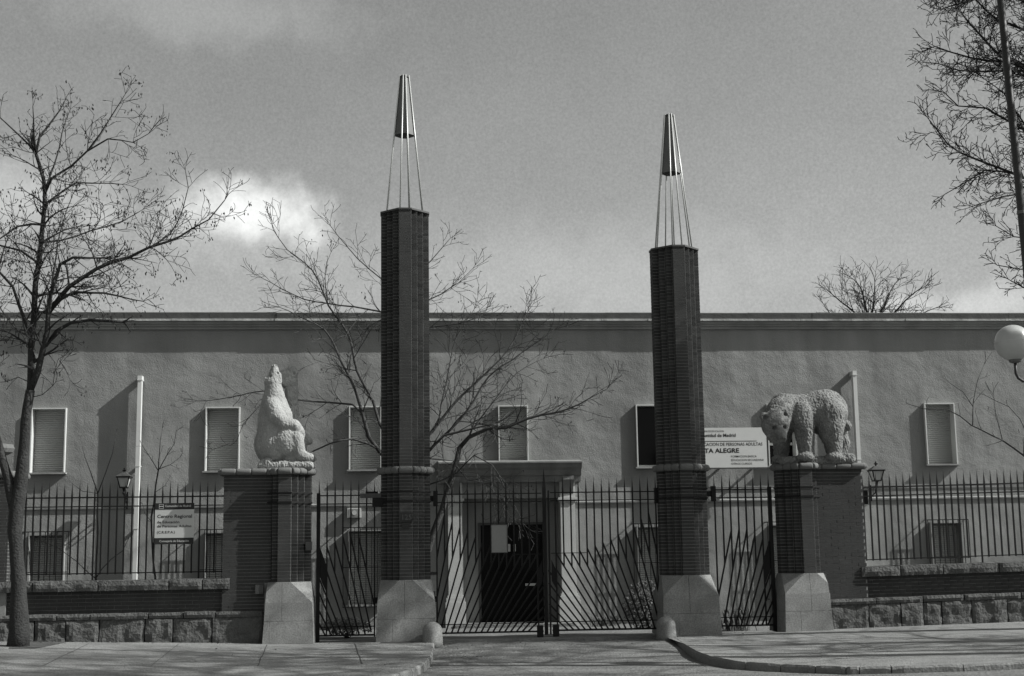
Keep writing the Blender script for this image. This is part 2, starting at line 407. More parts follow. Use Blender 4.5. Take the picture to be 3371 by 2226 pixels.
# ------------------------------------------------------------------ building
YB = 4.5
bl = thing('building', 'long low plastered building with cornice and shuttered windows behind the gate', 'building', (2.7, YB, 0))
def F(px, py, y=YB): p = U(px, py, y); return p.x, p.z
Z_UT, Z_UB = 4.66, 3.30          # upper windows
up = []
for (a, b) in ((104, 219), (677, 790), (1149, 1256), (1640, 1738), (2093, 2190), (2524, 2618), (3043, 3142)):
    up.append([F(a, 1337, YB - .08)[0], F(b, 1337, YB - .08)[0]])
Z_DT, Z_DB = 2.02, .46           # basement windows
dn = []
for (a, b) in ((92, 212), (672, 792), (1146, 1264), (2098, 2212), (2540, 2640), (3068, 3172)):
    dn.append([F(a, 1800, YB - .1)[0], F(b, 1800, YB - .1)[0]])
RX0, RX1, RZ1 = F(1524, 1800)[0], F(1846, 1800)[0], F(1690, 1640)[1]     # the door recess
ZT = 6.36
holes = [(a, b, Z_UB, Z_UT) for a, b in up] + [(a, b, Z_DB, Z_DT) for a, b in dn] + [(RX0, RX1, -.4, RZ1)]
xs = sorted(set([-34, 44] + [h[0] for h in holes] + [h[1] for h in holes])); zs = sorted(set([-.4, ZT] + [h[2] for h in holes] + [h[3] for h in holes]))
mb = MB()
for i in range(len(xs) - 1):
    for k in range(len(zs) - 1):
        cx, cz = (xs[i] + xs[i + 1]) / 2, (zs[k] + zs[k + 1]) / 2
        if any(h[0] < cx < h[1] and h[2] < cz < h[3] for h in holes): continue
        mb.add([(xs[i], YB, zs[k]), (xs[i + 1], YB, zs[k]), (xs[i + 1], YB, zs[k + 1]), (xs[i], YB, zs[k + 1])], [(0, 1, 2, 3)])
for (a, b, c, d) in holes:         # reveals
    dep = .55 if d == RZ1 else .30
    mb.add([(a, YB, c), (a, YB, d), (a, YB + dep, d), (a, YB + dep, c)], [(0, 1, 2, 3)])
    mb.add([(b, YB, c), (b, YB, d), (b, YB + dep, d), (b, YB + dep, c)], [(3, 2, 1, 0)])
    mb.add([(a, YB, d), (b, YB, d), (b, YB + dep, d), (a, YB + dep, d)], [(0, 1, 2, 3)])
    if d != RZ1: mb.add([(a, YB, c), (b, YB, c), (b, YB + dep, c), (a, YB + dep, c)], [(0, 1, 2, 3)])
mb.add([(-34, YB + .001, ZT), (44, YB + .001, ZT), (44, YB + 9, ZT), (-34, YB + 9, ZT), (-34, YB + 9, -.4), (44, YB + 9, -.4), (-34, YB, -.4), (44, YB, -.4)],
       [(3, 2, 5, 4), (0, 3, 4, 6), (1, 7, 5, 2)])
mb.build('wall', M['plaster'], bl, fix=False)
# cornice, ledge and dark roof edge
mb = MB().extr_x([(YB + .1, 6.34), (YB - .05, 6.34), (YB - .05, 6.39), (YB - .09, 6.40), (YB - .09, 6.43), (YB - .14, 6.45), (YB - .14, 6.50), (YB + .1, 6.50)], -34, 44)
mb.build('cornice_moulding', M['trim'], bl)
mb = MB()
x = -34.0
while x < 44:
    ln = 1.02 + .3 * rnd.random(); d = .012 * rnd.random()
    mb.box(x + .004, x + ln - .004, YB - .205 + d, YB + .1, 6.503, 6.545 + .006 * rnd.random()); x += ln
mb.build('cornice_ledge', M['weathered'], bl)
MB().extr_x([(YB + .15, 6.56), (YB - .10, 6.56), (YB - .10, 6.67), (YB + 4.5, 7.05), (YB + 9.2, 6.5)], -34.02, 44.02).build('roof', M['flashing'], bl)
mb = MB(); x = -34.0
while x < 44:
    ln_ = 1.3 + .5 * rnd.random(); e1, e2 = .012 * (rnd.random() - .5), .012 * rnd.random()
    mb.extr_x([(YB - .099, 6.553), (YB - .17 - e2, 6.55), (YB - .19 - e2, 6.675 + e1), (YB - .12, 6.70 + e1), (YB - .099, 6.69)], x + .002, x + ln_ - .002); x += ln_
mb.build('roof_edge', M['flashing'], bl)
zd = F(800, 1668)[1]
for (a, b) in ((-34, F(1472, 1700)[0]), (F(1900, 1700)[0], 44)):
    MB().extr_x([(YB + .02, zd - .02), (YB - .035, zd - .015), (YB - .04, zd + .02), (YB + .02, zd + .045)], a, b).build('dado_moulding', M['trim'], bl)

slat_m = {}
def slat_mesh(wd):
    k = round(wd, 3)
    if k not in slat_m:
        slat_m[k] = MB().extr_x([(.014, -.019), (.004, -.0195), (-.010, -.010), (-.012, .004), (-.004, .016), (.010, .0205)], -wd / 2, wd / 2).mesh('slat', M['shutter'])
    return slat_m[k]
def window(x0, x1, z0, z1, proud, mode):
    t = .024; f = MB(); yf, yb = YB - proud, YB + .20
    f.box(x0, x0 + t, yf, yb, z0, z1).box(x1 - t, x1, yf, yb, z0, z1).box(x0 + t, x1 - t, yf, yb, z1 - t, z1)
    f.box(x0 + t, x1 - t, yb - .02, yb, z0, z1 - t) if mode == 'shutter' else f.box(x0 + t, x1 - t, yb - .03, yb, z0, z0 + .05)
    wi = f.build('window', M['white'] if z0 > 2 else M['trim'], bl)
    MB().box(x0 - .04, x1 + .04, yf - .035, yb, z0 - .035, z0 - .002).build('sill', M['trim'], wi)
    wo = world_loc(wi); xc = (x0 + x1) / 2
    if mode == 'shutter':
        z = z0 + .02; me = slat_mesh(x1 - x0 - 2 * t - .012)
        while z < z1 - t - .02:
            link('slat', me, wi, Vector((xc, YB + .165, z)) - wo); z += .0455
    else:
        MB().box(x0 + t, x1 - t, yb - .01, yb + .004, z0, z1 - t).build('pane', M['glass'], wi)
        if mode == 'mullion':
            m_ = MB().box(xc - .03, xc + .03, yb - .05, yb - .012, z0 + .05, z1 - t).box(x0 + t, xc - .03, yb - .048, yb - .012, z0 + .46, z0 + .52).box(xc + .03, x1 - t, yb - .048, yb - .012, z0 + .46, z0 + .52)
            m_.build('mullion', M['white'], wi)
    return wi
for i, (a, b) in enumerate(up): window(a, b, Z_UB, Z_UT, .085, ('shutter', 'shutter', 'shutter', 'shutter', 'dark', 'mullion', 'shutter')[i])
for i, (a, b) in enumerate(dn):
    wi = window(a, b, Z_DB, Z_DT, .10, 'shutter')
    g = MB(); y = YB - .2; x0, x1 = a - .10, b + .10
    for z in (Z_DB - .04, Z_DT + .05): MB().box(x0, x1, y - .009, y + .009, z - .009, z + .009).box(x0 - .009, x0 + .009, y + .009, YB, z - .009, z + .009).box(x1 - .009, x1 + .009, y + .009, YB, z - .009, z + .009).build('grille_frame', M['iron'], wi)
    MB().box(x0, x1, y - .009, y + .009, (Z_DB + Z_DT) / 2 - .009, (Z_DB + Z_DT) / 2 + .009).build('grille_rail', M['iron'], wi)
    nb = 8
    gm = MB().box(-.007, .007, -.007, .007, Z_DB - .04, Z_DT + .05).mesh('grille_bar', M['iron']); wo = world_loc(wi)
    for k in range(nb + 1): link('grille_bar', gm, wi, Vector((x0 + (x1 - x0) * k / nb, y, 0)) - wo)

for (pt, pb, top) in (((461, 1250), (441.5, 1906), 1237), ((2812, 1232), (2830, 1518), 1221)):
    xa = F(pt[0], pt[1], YB - .2)[0]; zt = F(pt[0], top, YB - .2)[1]
    xa = (xa + F(pb[0], pb[1], YB - .2)[0]) / 2
    d = MB().box(xa - .042, xa + .042, YB - .205, YB - .075, -.1, zt - .1).build('ventilation_duct', M['white'], bl)
    MB().box(xa - .052, xa + .052, YB - .218, YB, zt - .1, zt - .075).box(xa - .046, xa + .046, YB - .21, YB, zt - .075, zt).build('duct_cap', M['white'], d)
    for z in (.8, 2.1, 3.4): MB().box(xa - .047, xa + .047, YB - .212, YB, z, z + .02).build('duct_bracket', M['white'], d)

MB().add([(F(px, py)[0], YB - .004, F(px, py)[1]) for px, py in ((214, 1187), (240, 1188), (262, 1178), (277, 1160), (275, 1150), (258, 1149), (258, 1160), (240, 1170), (215, 1180))], [tuple(range(9))]).build('plaster_patch', M['greyboard'], bl)
# door surround: hood, brackets, pilasters, door
hx0, hx1 = F(1444, 1525, YB - .45)[0], F(1917, 1522, YB - .45)[0]
zt = F(1680, 1520, YB - .45)[1]
MB().extr_x([(YB + .02, zt - .42), (YB - .16, zt - .42), (YB - .18, zt - .30), (YB - .24, zt - .28), (YB - .28, zt - .17), (YB - .36, zt - .12), (YB - .40, zt - .04), (YB - .45, zt - .03), (YB - .45, zt), (YB + .02, zt + .06)], hx0, hx1).build('portal_hood', M['hood'], bl)
p0 = (F(1476, 1800, YB - .12)[0], F(1521, 1800, YB - .12)[0]); p1 = (F(1848, 1800, YB - .12)[0], F(1896, 1800, YB - .12)[0])
for (a, b) in (p0, p1):
    z0 = -.1; zc = F(1690, 1655, YB - .12)[1]
    pl = MB().box(a, b, YB - .12, YB + .02, .62, zc).build('pilaster', M['pilaster'], bl)
    MB().box(a - .02, b + .02, YB - .14, YB + .02, zc, zc + .05).box(a - .05, b + .05, YB - .17, YB + .02, zc + .05, zc + .10).box(a - .01, b + .01, YB - .13, YB + .02, zc + .10, zt - .42).build('capital', M['pilaster'], pl)
    MB().box(a - .05, b + .05, YB - .17, YB + .02, .48, .57).box(a - .025, b + .025, YB - .145, YB + .02, .57, .62).box(a - .07, b + .07, YB - .19, YB + .02, -.2, .48).build('pilaster_base', M['pilaster'], pl)
    c = MB()
    pr = [(YB + .01, zt - .42), (YB - .30, zt - .30), (YB - .30, zt - .38), (YB - .2, zt - .52), (YB - .135, zt - .68), (YB + .01, zt - .68)]
    c.extr_x(pr, a + .04, b - .04).build('hood_bracket', M['hood'], bl)
dx0, dx1, dz1 = F(1576, 1900, YB + .5)[0], F(1796, 1900, YB + .5)[0], F(1690, 1720, YB + .5)[1]
rw = MB()
rw.box(RX0 + .001, dx0, YB + .5, YB + .6, -.2, RZ1 - .001).box(dx1, RX1 - .001, YB + .5, YB + .6, -.2, RZ1 - .001).box(dx0, dx1, YB + .5, YB + .6, dz1, RZ1 - .001)
rw.build('recess_wall', M['plaster'], bl)
dm = (dx0 + dx1) / 2
dr = MB().box(dx0, dx0 + .05, YB + .46, YB + .56, -.05, dz1).box(dx1 - .05, dx1, YB + .46, YB + .56, -.05, dz1).box(dx0 + .05, dx1 - .05, YB + .46, YB + .56, dz1 - .05, dz1).build('door_frame', M['darkmetal'], bl)
for (a, b, s) in ((dx0 + .052, dm - .003, 1), (dm + .003, dx1 - .052, -1)):
    d = MB().box(a, b, YB + .50, YB + .54, -.03, 1.1).box(a, a + .07, YB + .50, YB + .54, 1.1, dz1 - .052).box(b - .07, b, YB + .50, YB + .54, 1.1, dz1 - .052).box(a + .07, b - .07, YB + .50, YB + .54, dz1 - .12, dz1 - .052).build('door', M['blackdoor'], bl)
    MB().box(a + .07, b - .07, YB + .52, YB + .528, 1.1, dz1 - .12).build('pane', M['glass'], d)
    hx = b - .08 if s == 1 else a + .03
    MB().box(hx, hx + .05, YB + .475, YB + .5, 1.52, 1.68).build('door_notice', M['board'], d)
    if s == -1: MB().box(a + .28, a + .52, YB + .47, YB + .5, .78, .83).build('letter_slot', M['white'], d)
MB().box(RX0 - .2, RX1 + .2, YB - .5, YB + .5, -.2, .02).build('door_step', M['kerb'], bl)
# loose cable along the wall at the right
pts = [(F(2330, 1579, YB - .03)[0], YB - .02, 2.83)] + [(x, YB - .025, 2.83 + .012 * nse(x, 0, 4, .8)) for x in [F(2330, 1579)[0] + k * .6 for k in range(1, 22)]]
MB().tube(pts, .011, 5).build('wall_cable', M['darkmetal'], bl)

# alarm box behind the left side gate
x0, z1 = F(1144, 1673, YB - .1); x1, z0 = F(1189, 1704, YB - .1)
al = thing('alarm_box', 'small white alarm box on the building wall seen through the left side gate', 'alarm box', ((x0 + x1) / 2, YB, z0))
MB().box(x0, x1, YB - .12, YB - .002, z0, z1).build('casing', M['white'], al)
MB().box(x0 + .03, x1 - .03, YB - .126, YB - .121, z0 + .02, z1 - .02).build('front_panel', M['greyboard'], al)
MB().lathe([(.0, 0), (.045, 0), (.045, .006), (.0, .006)], n=14).mesh
e = MB(); e.tube([((x0 + x1) / 2, YB - .128, (z0 + z1) / 2), ((x0 + x1) / 2, YB - .134, (z0 + z1) / 2)], .05, 12); e.build('sounder', M['board'], al)

def lantern(px, py_top, py_bot, yoff, label):
    p = U(px, py_bot, YB - yoff); q = U(px, py_top, YB - yoff); h = q.z - p.z; x, y, z = p.x, p.y, p.z
    o = thing('wall_lantern', label, 'lantern', (x, YB, z - .3), 'lanterns on the building wall')
    wt, wb = h * .30, h * .17; zt_ = z + h * .52
    g = MB().prism([(x - wb, y - wb), (x + wb, y - wb), (x + wb, y + wb), (x - wb, y + wb)], z, zt_, [(x - wt, y - wt), (x + wt, y - wt), (x + wt, y + wt), (x - wt, y + wt)])
    g.build('glass_body', M['lampglass'], o)
    fr = MB(); 
    for sx in (-1, 1):
        for sy in (-1, 1): fr.tube([(x + sx * wb, y + sy * wb, z), (x + sx * wt, y + sy * wt, zt_)], .014, 4)
    for zz, ww in ((z, wb), (zt_, wt + .01)):
        fr.box(x - ww - .012, x + ww + .012, y - ww - .012, y - ww + .012, zz - .014, zz + .014).box(x - ww - .012, x + ww + .012, y + ww - .012, y + ww + .012, zz - .014, zz + .014)
        fr.box(x - ww - .012, x - ww + .012, y - ww + .012, y + ww - .012, zz - .013, zz + .013).box(x + ww - .012, x + ww + .012, y - ww + .012, y + ww - .012, zz - .013, zz + .013)
    fr.build('frame', M['iron'], o)
    k = wt * .3
    MB().prism([(x - wt - .03, y - wt - .03), (x + wt + .03, y - wt - .03), (x + wt + .03, y + wt + .03), (x - wt - .03, y + wt + .03)], zt_ + .015, zt_ + h * .24, [(x - k, y - k), (x + k, y - k), (x + k, y + k), (x - k, y + k)]).build('lantern_roof', M['darkmetal'], o)
    MB().lathe([(.03, 0), (.016, .03), (.04, h * .1), (.05, h * .13), (.012, h * .17), (.02, h * .21), (.004, h * .26)], (x, y, zt_ + h * .23), 10).build('finial', M['iron'], o)
    MB().lathe([(wb * .6, 0), (wb * .35, -.05), (.02, -.09), (.03, -.12), (.006, -.16)], (x, y, z), 10).build('pendant', M['iron'], o)
    a = MB(); zb = z - .13
    a.tube([(x, y, zb), (x, YB - .001, zb)], .014, 6).tube([(x, y, zb + .02), (x, y + yoff * .3, zb - .12), (x, YB - .02, zb - .2)], .011, 6)
    a.tube([(x, YB - .03, zb + .05), (x, YB - .03, zb - .3)], .018, 6)
    for t in range(14): pass
    ring = [(x, y + yoff * .45 + .07 * cos(t * pi / 7), zb - .08 + .07 * sin(t * pi / 7)) for t in range(15)]; a.tube(ring, .008, 5)
    a.build('bracket', M['iron'], o)
lantern(408, 1540, 1605, .42, 'four-sided wall lantern beside the left white duct')
lantern(2886, 1519, 1583, .42, 'four-sided wall lantern just right of the walking bear pedestal')

# ------------------------------------------------------------------ pillars, pedestals, walls
CO = .061                          # brick course
HB, ST = .1185, .108               # half of centre face, step
H3 = HB + 3 * ST
OCT = [(-HB, -H3), (HB, -H3), (H3, -HB), (H3, HB), (HB, H3), (-HB, H3), (-H3, HB), (-H3, -HB)]
JT = .009
def octpts(k): return [(x * k if abs(x) > .2 else x, y * k if abs(y) > .2 else y) for x, y in OCT]
def stepped(cx, z0, z1, sides='all'):
    """bricks of a stepped diamond shaft -> (front bricks, others)"""
    fr, ot = [], []
    z = z0; n_ = int(round((z1 - z0) / CO)); c = (z1 - z0) / n_; r_ = random.Random(int(cx * 100))
    for k in range(n_):
        zc = z + c * (k + .5); sz = c - JT
        J = lambda: (r_.random() - .5) * .004
        fr.append((cx, -H3 + ST / 2 + J(), zc, 2 * HB - JT * .3, ST, sz))
        ot.append((cx, H3 - ST / 2, zc, 2 * HB - JT * .3, ST, sz))
        for s in (-1, 1):
            ot.append((cx + s * (H3 - ST / 2), J(), zc, ST, 2 * HB - JT * .3, sz))
            for i in (1, 2):
                fr.append((cx + s * (HB + ST * (i - .5)), -H3 + ST * (i + .5) + J(), zc, ST - JT * .3, ST, sz))
                ot.append((cx + s * (HB + ST * (i - .5)), H3 - ST * (i + .5), zc, ST - JT * .3, ST, sz))
    return fr, ot
def core(cx, z0, z1):
    e = .005; h = H3 - e; b = HB - e; s = ST
    P = []
    q = [(b, -h), (b, -h + s), (b + s, -h + s), (b + s, -h + 2 * s), (b + 2 * s, -h + 2 * s), (b + 2 * s, -b), (h, -b)]
    for k in range(4):
        a = -pi / 2 * 0 + k * pi / 2
        P += [(x * cos(a) - y * sin(a), x * sin(a) + y * cos(a)) for x, y in q]
    return MB().prism([(cx + x, y) for x, y in P], z0, z1)
def stones_from_hull(points, cuts, name, m, parent):
    """convex block cut into dressed stones by planes: list of half-space lists"""
    off = world_loc(parent)
    for planes in cuts:
        bm = bmesh.new()
        for p in points: bm.verts.new(Vector(p) - off)
        r = bmesh.ops.convex_hull(bm, input=bm.verts)
        bmesh.ops.delete(bm, geom=[g for g in r['geom_interior'] if isinstance(g, bmesh.types.BMVert)], context='VERTS')
        bmesh.ops.dissolve_limit(bm, angle_limit=.01, verts=bm.verts, edges=bm.edges)
        for co, no in planes:
            g = bmesh.ops.bisect_plane(bm, geom=bm.verts[:] + bm.edges[:] + bm.faces[:], plane_co=Vector(co) - off, plane_no=Vector(no), clear_outer=True)
            ed = [e for e in g['geom_cut'] if isinstance(e, bmesh.types.BMEdge)]
            if ed: bmesh.ops.contextual_create(bm, geom=ed)
        bmesh.ops.recalc_face_normals(bm, faces=bm.faces)
        bmesh.ops.bevel(bm, geom=bm.edges[:], offset=.0035, segments=1, affect='EDGES')
        me = bpy.data.meshes.new(name); bm.to_mesh(me); bm.free(); me.materials.append(m)
        link(name, me, parent)
def base_block(cx, zb, parent, zt=1.055, clip=0):
    h0, h1 = .535, .505
    hull = [(cx + sx * h0, sy * h0, zb) for sx in (-1, 1) for sy in (-1, 1)] + [(cx + sx * h1, sy * h1, .70) for sx in (-1, 1) for sy in (-1, 1)]
    hull += [(cx + x * 1.03, y * 1.03, zt) for x, y in OCT]
    zj = .385; g = .0016
    X, Z = (1, 0, 0), (0, 0, 1); nX, nZ = (-1, 0, 0), (0, 0, -1)
    cuts = [[((0, 0, zj - g), Z), ((cx - .24 - g, 0, 0), X)], [((0, 0, zj - g), Z), ((cx - .24 + g, 0, 0), nX)],
            [((0, 0, zj + g), nZ), ((cx - .03 - g, 0, 0), X)], [((0, 0, zj + g), nZ), ((cx - .03 + g, 0, 0), nX)]]
    if clip: cuts = [c + [((cx + clip * .355, 0, 0), (clip, 0, .06))] for c in cuts]
    stones_from_hull(hull, cuts, 'granite_block', M['granite'], parent)
    xl, xr = (-.33 if clip < 0 else -h1 * .98), (.33 if clip > 0 else h1 * .98)
    MB().prism([(cx + x, y * .98) for x, y in ((xl, -h1), (xr, -h1), (xr, h1), (xl, h1))], zb, .70).build('joint_mortar', M['mortar'], parent)
def roll_piece(a, b, r, parent, z):
    a = Vector((a[0], a[1], z)); b = Vector((b[0], b[1], z)); L = (b - a).length; d = (b - a) / L; g = .004
    ts = [g, g + .012, .035, L - .035, L - g - .012, L - g]; rs = [r * .80, r * .93, r, r, r * .93, r * .80]
    MB().tube([a + d * t for t in ts], rs, 12).build('collar_stone', M['collar'], parent, smooth=True)
def collar_ring(cx, z, parent, r=.064, half=False, skip=()):
    k = 1.045; P = [(cx + x * k, y * k) for x, y in OCT]
    for i in range(8):
        if i in skip: continue
        a, b = Vector(P[i]), Vector(P[(i + 1) % 8]); m_ = 3 if i % 2 else 1
        for q in range(m_): roll_piece(a.lerp(b, q / m_), a.lerp(b, (q + 1) / m_), r, parent, z)
def strap(cx, z, parent, half=False):
    k = 1.012; P = [(cx + x * k, y * k) for x, y in OCT]; Q = [(cx + x * (k + .02), y * (k + .02)) for x, y in OCT]
    mb = MB(); n_ = 8; h = .014
    vs = [(x, y, z - h) for x, y in P] + [(x, y, z - h) for x, y in Q] + [(x, y, z + h) for x, y in Q] + [(x, y, z + h) for x, y in P]
    fs = []
    for i in range(n_):
        j = (i + 1) % n_
        for r in range(4): fs.append((r * n_ + i, r * n_ + j, ((r + 1) % 4) * n_ + j, ((r + 1) % 4) * n_ + i))
    mb.add(vs, fs).build('iron_strap', M['iron'], parent)
def pillar(cx, zb, zt, label, apex):
    o = thing('gate_pillar', label, 'pillar', (cx, 0, zb), 'brick gate pillars')
    base_block(cx, zb, o)
    core(cx, 1.05, zt).build('mortar_core', M['mortar'], o)
    fr, ot = stepped(cx, 1.057, zt)
    fr.sort(key=lambda b: (b[3] < .2, b[2])); lay_bricks(o, fr[:300], fr[300:] + ot)
    collar_ring(cx, 3.0, o)
    for z in (2.62, 2.45): strap(cx, z, o)
    MB().prism([(cx + x * 1.03, y * 1.03) for x, y in OCT], zt + .003, zt + .035).build('cap_plate', M['darkmetal'], o)
    zt2 = zt + .035; H = apex - zt2
    def P(ix, t): x, y = OCT[ix]; k = .76 * (1 - t) + .19 * t; return (cx + x * k, y * k, zt2 + H * t)
    for i in range(8): MB().tube([P(i, 0), P(i, 1)], .0135, 8).build('rod', M['steel'], o, smooth=True)
    ly = [(P(i, .56)[0] - cx, P(i, .56)[1]) for i in range(8)]; lt = [(P(i, .985)[0] - cx, P(i, .985)[1]) for i in range(8)]
    kk = .93; za, zb2 = zt2 + H * .56, zt2 + H * .985
    mb = MB(); lo = [(cx + x * kk, y * kk, za) for x, y in ly]; hi = [(cx + x * .86, y * .86, zb2) for x, y in lt]
    li = [(cx + x * kk * .94, y * kk * .94, za + .004) for x, y in ly]; inn = [(cx + x * kk * .9, y * kk * .9, za + .10) for x, y in ly]
    mb.add(lo + hi + li + inn, [tuple(range(8, 16))] + [(i, (i + 1) % 8, 8 + (i + 1) % 8, 8 + i) for i in range(8)] + [(16 + i, 16 + (i + 1) % 8, (i + 1) % 8, i) for i in range(8)] + [(24 + i, 24 + (i + 1) % 8, 16 + (i + 1) % 8, 16 + i) for i in range(8)] + [tuple(range(24, 32))[::-1]])
    ln = mb.build('lantern_cone', M['zinc'], o)
    MB().prism([(cx + x * 1.1, y * 1.1) for x, y in lt], zb2 + .002, zb2 + .03).build('cone_top', M['darkmetal'], ln)
    return o
X1, X2 = U(1336.5, 1890, -.25).x, U(2263, 1890, -.25).x
ZA1, ZA2 = U(1338, 250, 0).z, U(2203, 378, 0).z
T1, T2 = U(1336, 690, -H3).z, U(2240, 812, -H3).z
pil1 = pillar(X1, -.02, T1, 'taller brick gate pillar with rod spire and dark number plates beside the seated bear', ZA1)
pil2 = pillar(X2, .0, T2, 'shorter brick gate pillar with rod spire in front of the white notice board', ZA2)
a, b = U(1310, 1687, -H3), U(1352, 1718, -H3)
pq = MB().box(X1 - .115, X1 + .115, -H3 - .016, -H3 + .001, b.z, a.z).build('number_plate', M['bronze'], pil1)
a, b = U(1317, 1722, -H3), U(1344, 1737, -H3)
MB().box(X1 - .075, X1 + .075, -H3 - .022, -H3 + .001, b.z, a.z).build('intercom_plate', M['bronze'], pil1)

def text(s, x, y, z, size, m, parent, name='lettering', bold=.0, align='LEFT', width=None):
    cu = bpy.data.curves.new('t', 'FONT'); cu.body = s; cu.size = size; cu.align_x = align; cu.offset = bold * size; cu.resolution_u = 2
    ob = bpy.data.objects.new('t', cu); COL.objects.link(ob)
    dg = bpy.context.evaluated_depsgraph_get(); me = bpy.data.meshes.new_from_object(ob.evaluated_get(dg))
    bpy.data.objects.remove(ob); me.name = name
    k = 1.0
    if width:
        xs_ = [v.co.x for v in me.vertices]; k = width / (max(xs_) - min(xs_))
    off = world_loc(parent)
    for v in me.vertices: v.co = Vector((x + v.co.x * k, y, z + v.co.y)) - off
    me.materials.clear(); me.materials.append(m)
    return link(name, me, parent)
text('125', X1 - .09, -H3 - .019, (U(1330, 1711, -H3).z), .13, M['darkmetal'], pil1, 'number', .01)

def pedestal(cx, sgn, xw, label, tilt):
    """stepped shaft at cx and a brick wall block from it to xw (sgn: side the block lies on)"""
    o = thing('statue_pedestal', label, 'pedestal', (cx, 0, 0), 'brick pedestals under the bears')
    ZTOP = 2.945
    base_block(cx, .0, o, clip=sgn)
    fr, ot = stepped(cx, 1.057, ZTOP)
    core(cx, 1.05, ZTOP).build('mortar_core', M['mortar'], o)
    yw = -.262; x0, x1 = sorted((cx + sgn * .235, xw))
    MB().box(x0 + .005, x1 - .005, yw + .007, -yw, .0, ZTOP).build('mortar_core', M['mortar'], o)
    wall_fr, wall_ot = [], []; n_ = int(round((ZTOP - .06) / CO)); c = (ZTOP - .06) / n_; r_ = random.Random(3)
    for k in range(n_):
        zc = .06 + c * (k + .5); bl_ = .245; x = x0 - (k % 2) * bl_ / 2
        while x < x1 - .01:
            a_, b_ = max(x, x0), min(x + bl_, x1)
            if b_ - a_ > .03:
                cxx = (a_ + b_) / 2
                d = (r_.random() - .5) * .005
                if zc < 1.06:
                    if sgn > 0: a_ = max(a_, cx + .35)
                    else: b_ = min(b_, cx - .35)
                    cxx = (a_ + b_) / 2
                if b_ - a_ > .02: wall_fr.append((cxx, yw + .05 + d, zc, b_ - a_ - JT * .3, .10, c - JT))
                wall_ot.append((cxx, -yw - .05, zc, b_ - a_ - JT * .4, .10, c - JT))
            x += bl_
        for yy in (-.11, .11): wall_ot.append((x1 - .05 if sgn > 0 else x0 + .05, yy, zc, .10, .21, c - JT))
    wall_fr.sort(key=lambda b: -b[2]); fr.sort(key=lambda b: (b[3] < .2, -b[2]))
    single = wall_fr[:190] + fr[:110]; lay_bricks(o, single, wall_fr[190:] + fr[110:] + ot + wall_ot)
    zc = 3.0; skip = (3,) if sgn < 0 else (7,)
    collar_ring(cx, zc, o, .062, skip=(6, 5) if sgn < 0 else (2, 3))
    y1 = yw - .045; a_ = cx + sgn * .33; e_ = xw + sgn * .05; L = abs(e_ - a_); m_ = 3
    for q in range(m_):
        roll_piece((a_ + (e_ - a_) * q / m_, y1), (a_ + (e_ - a_) * (q + 1) / m_, y1), .058, o, zc)
        roll_piece((a_ + (e_ - a_) * q / m_, -y1), (a_ + (e_ - a_) * (q + 1) / m_, -y1), .058, o, zc)
    for q in range(2): roll_piece((e_, y1 + (-2 * y1) * q / 2), (e_, y1 + (-2 * y1) * (q + 1) / 2), .058, o, zc)
    x0_, x1_ = sorted((cx - sgn * .1, xw + sgn * .03))
    MB().box(x0_, x1_, -.30, .30, ZTOP + .002, ZTOP + .105).build('top_slab', M['collar'], o)
    MB().prism([(cx + x * 1.0, y * 1.0) for x, y in OCT], ZTOP + .003, ZTOP + .103).build('top_slab', M['collar'], o)
    for z in (2.62, 2.45): strap(cx, z, o)
    return o
XP1, XP2 = U(937, 1700, -.4).x, U(2657, 1700, -.4).x
XW1, XW2 = U(733, 1800, -.26).x, U(2848, 1760, -.26).x
ped1 = pedestal(XP1, -1, XW1, 'brick pedestal with stone collar under the upright seated bear', 0)
ped2 = pedestal(XP2, 1, XW2, 'brick pedestal with stone collar under the walking bear', 0)
MB().box(XP1 - .5, XP1 - .36, -.36, -.25, .86, 1.02).build('meter_plate', M['darkmetal'], ped1)
MB().box(XP1 + .36, XP1 + .47, -.25, -.11, 1.6, 1.75).build('lock_plate', M['darkmetal'], ped1)

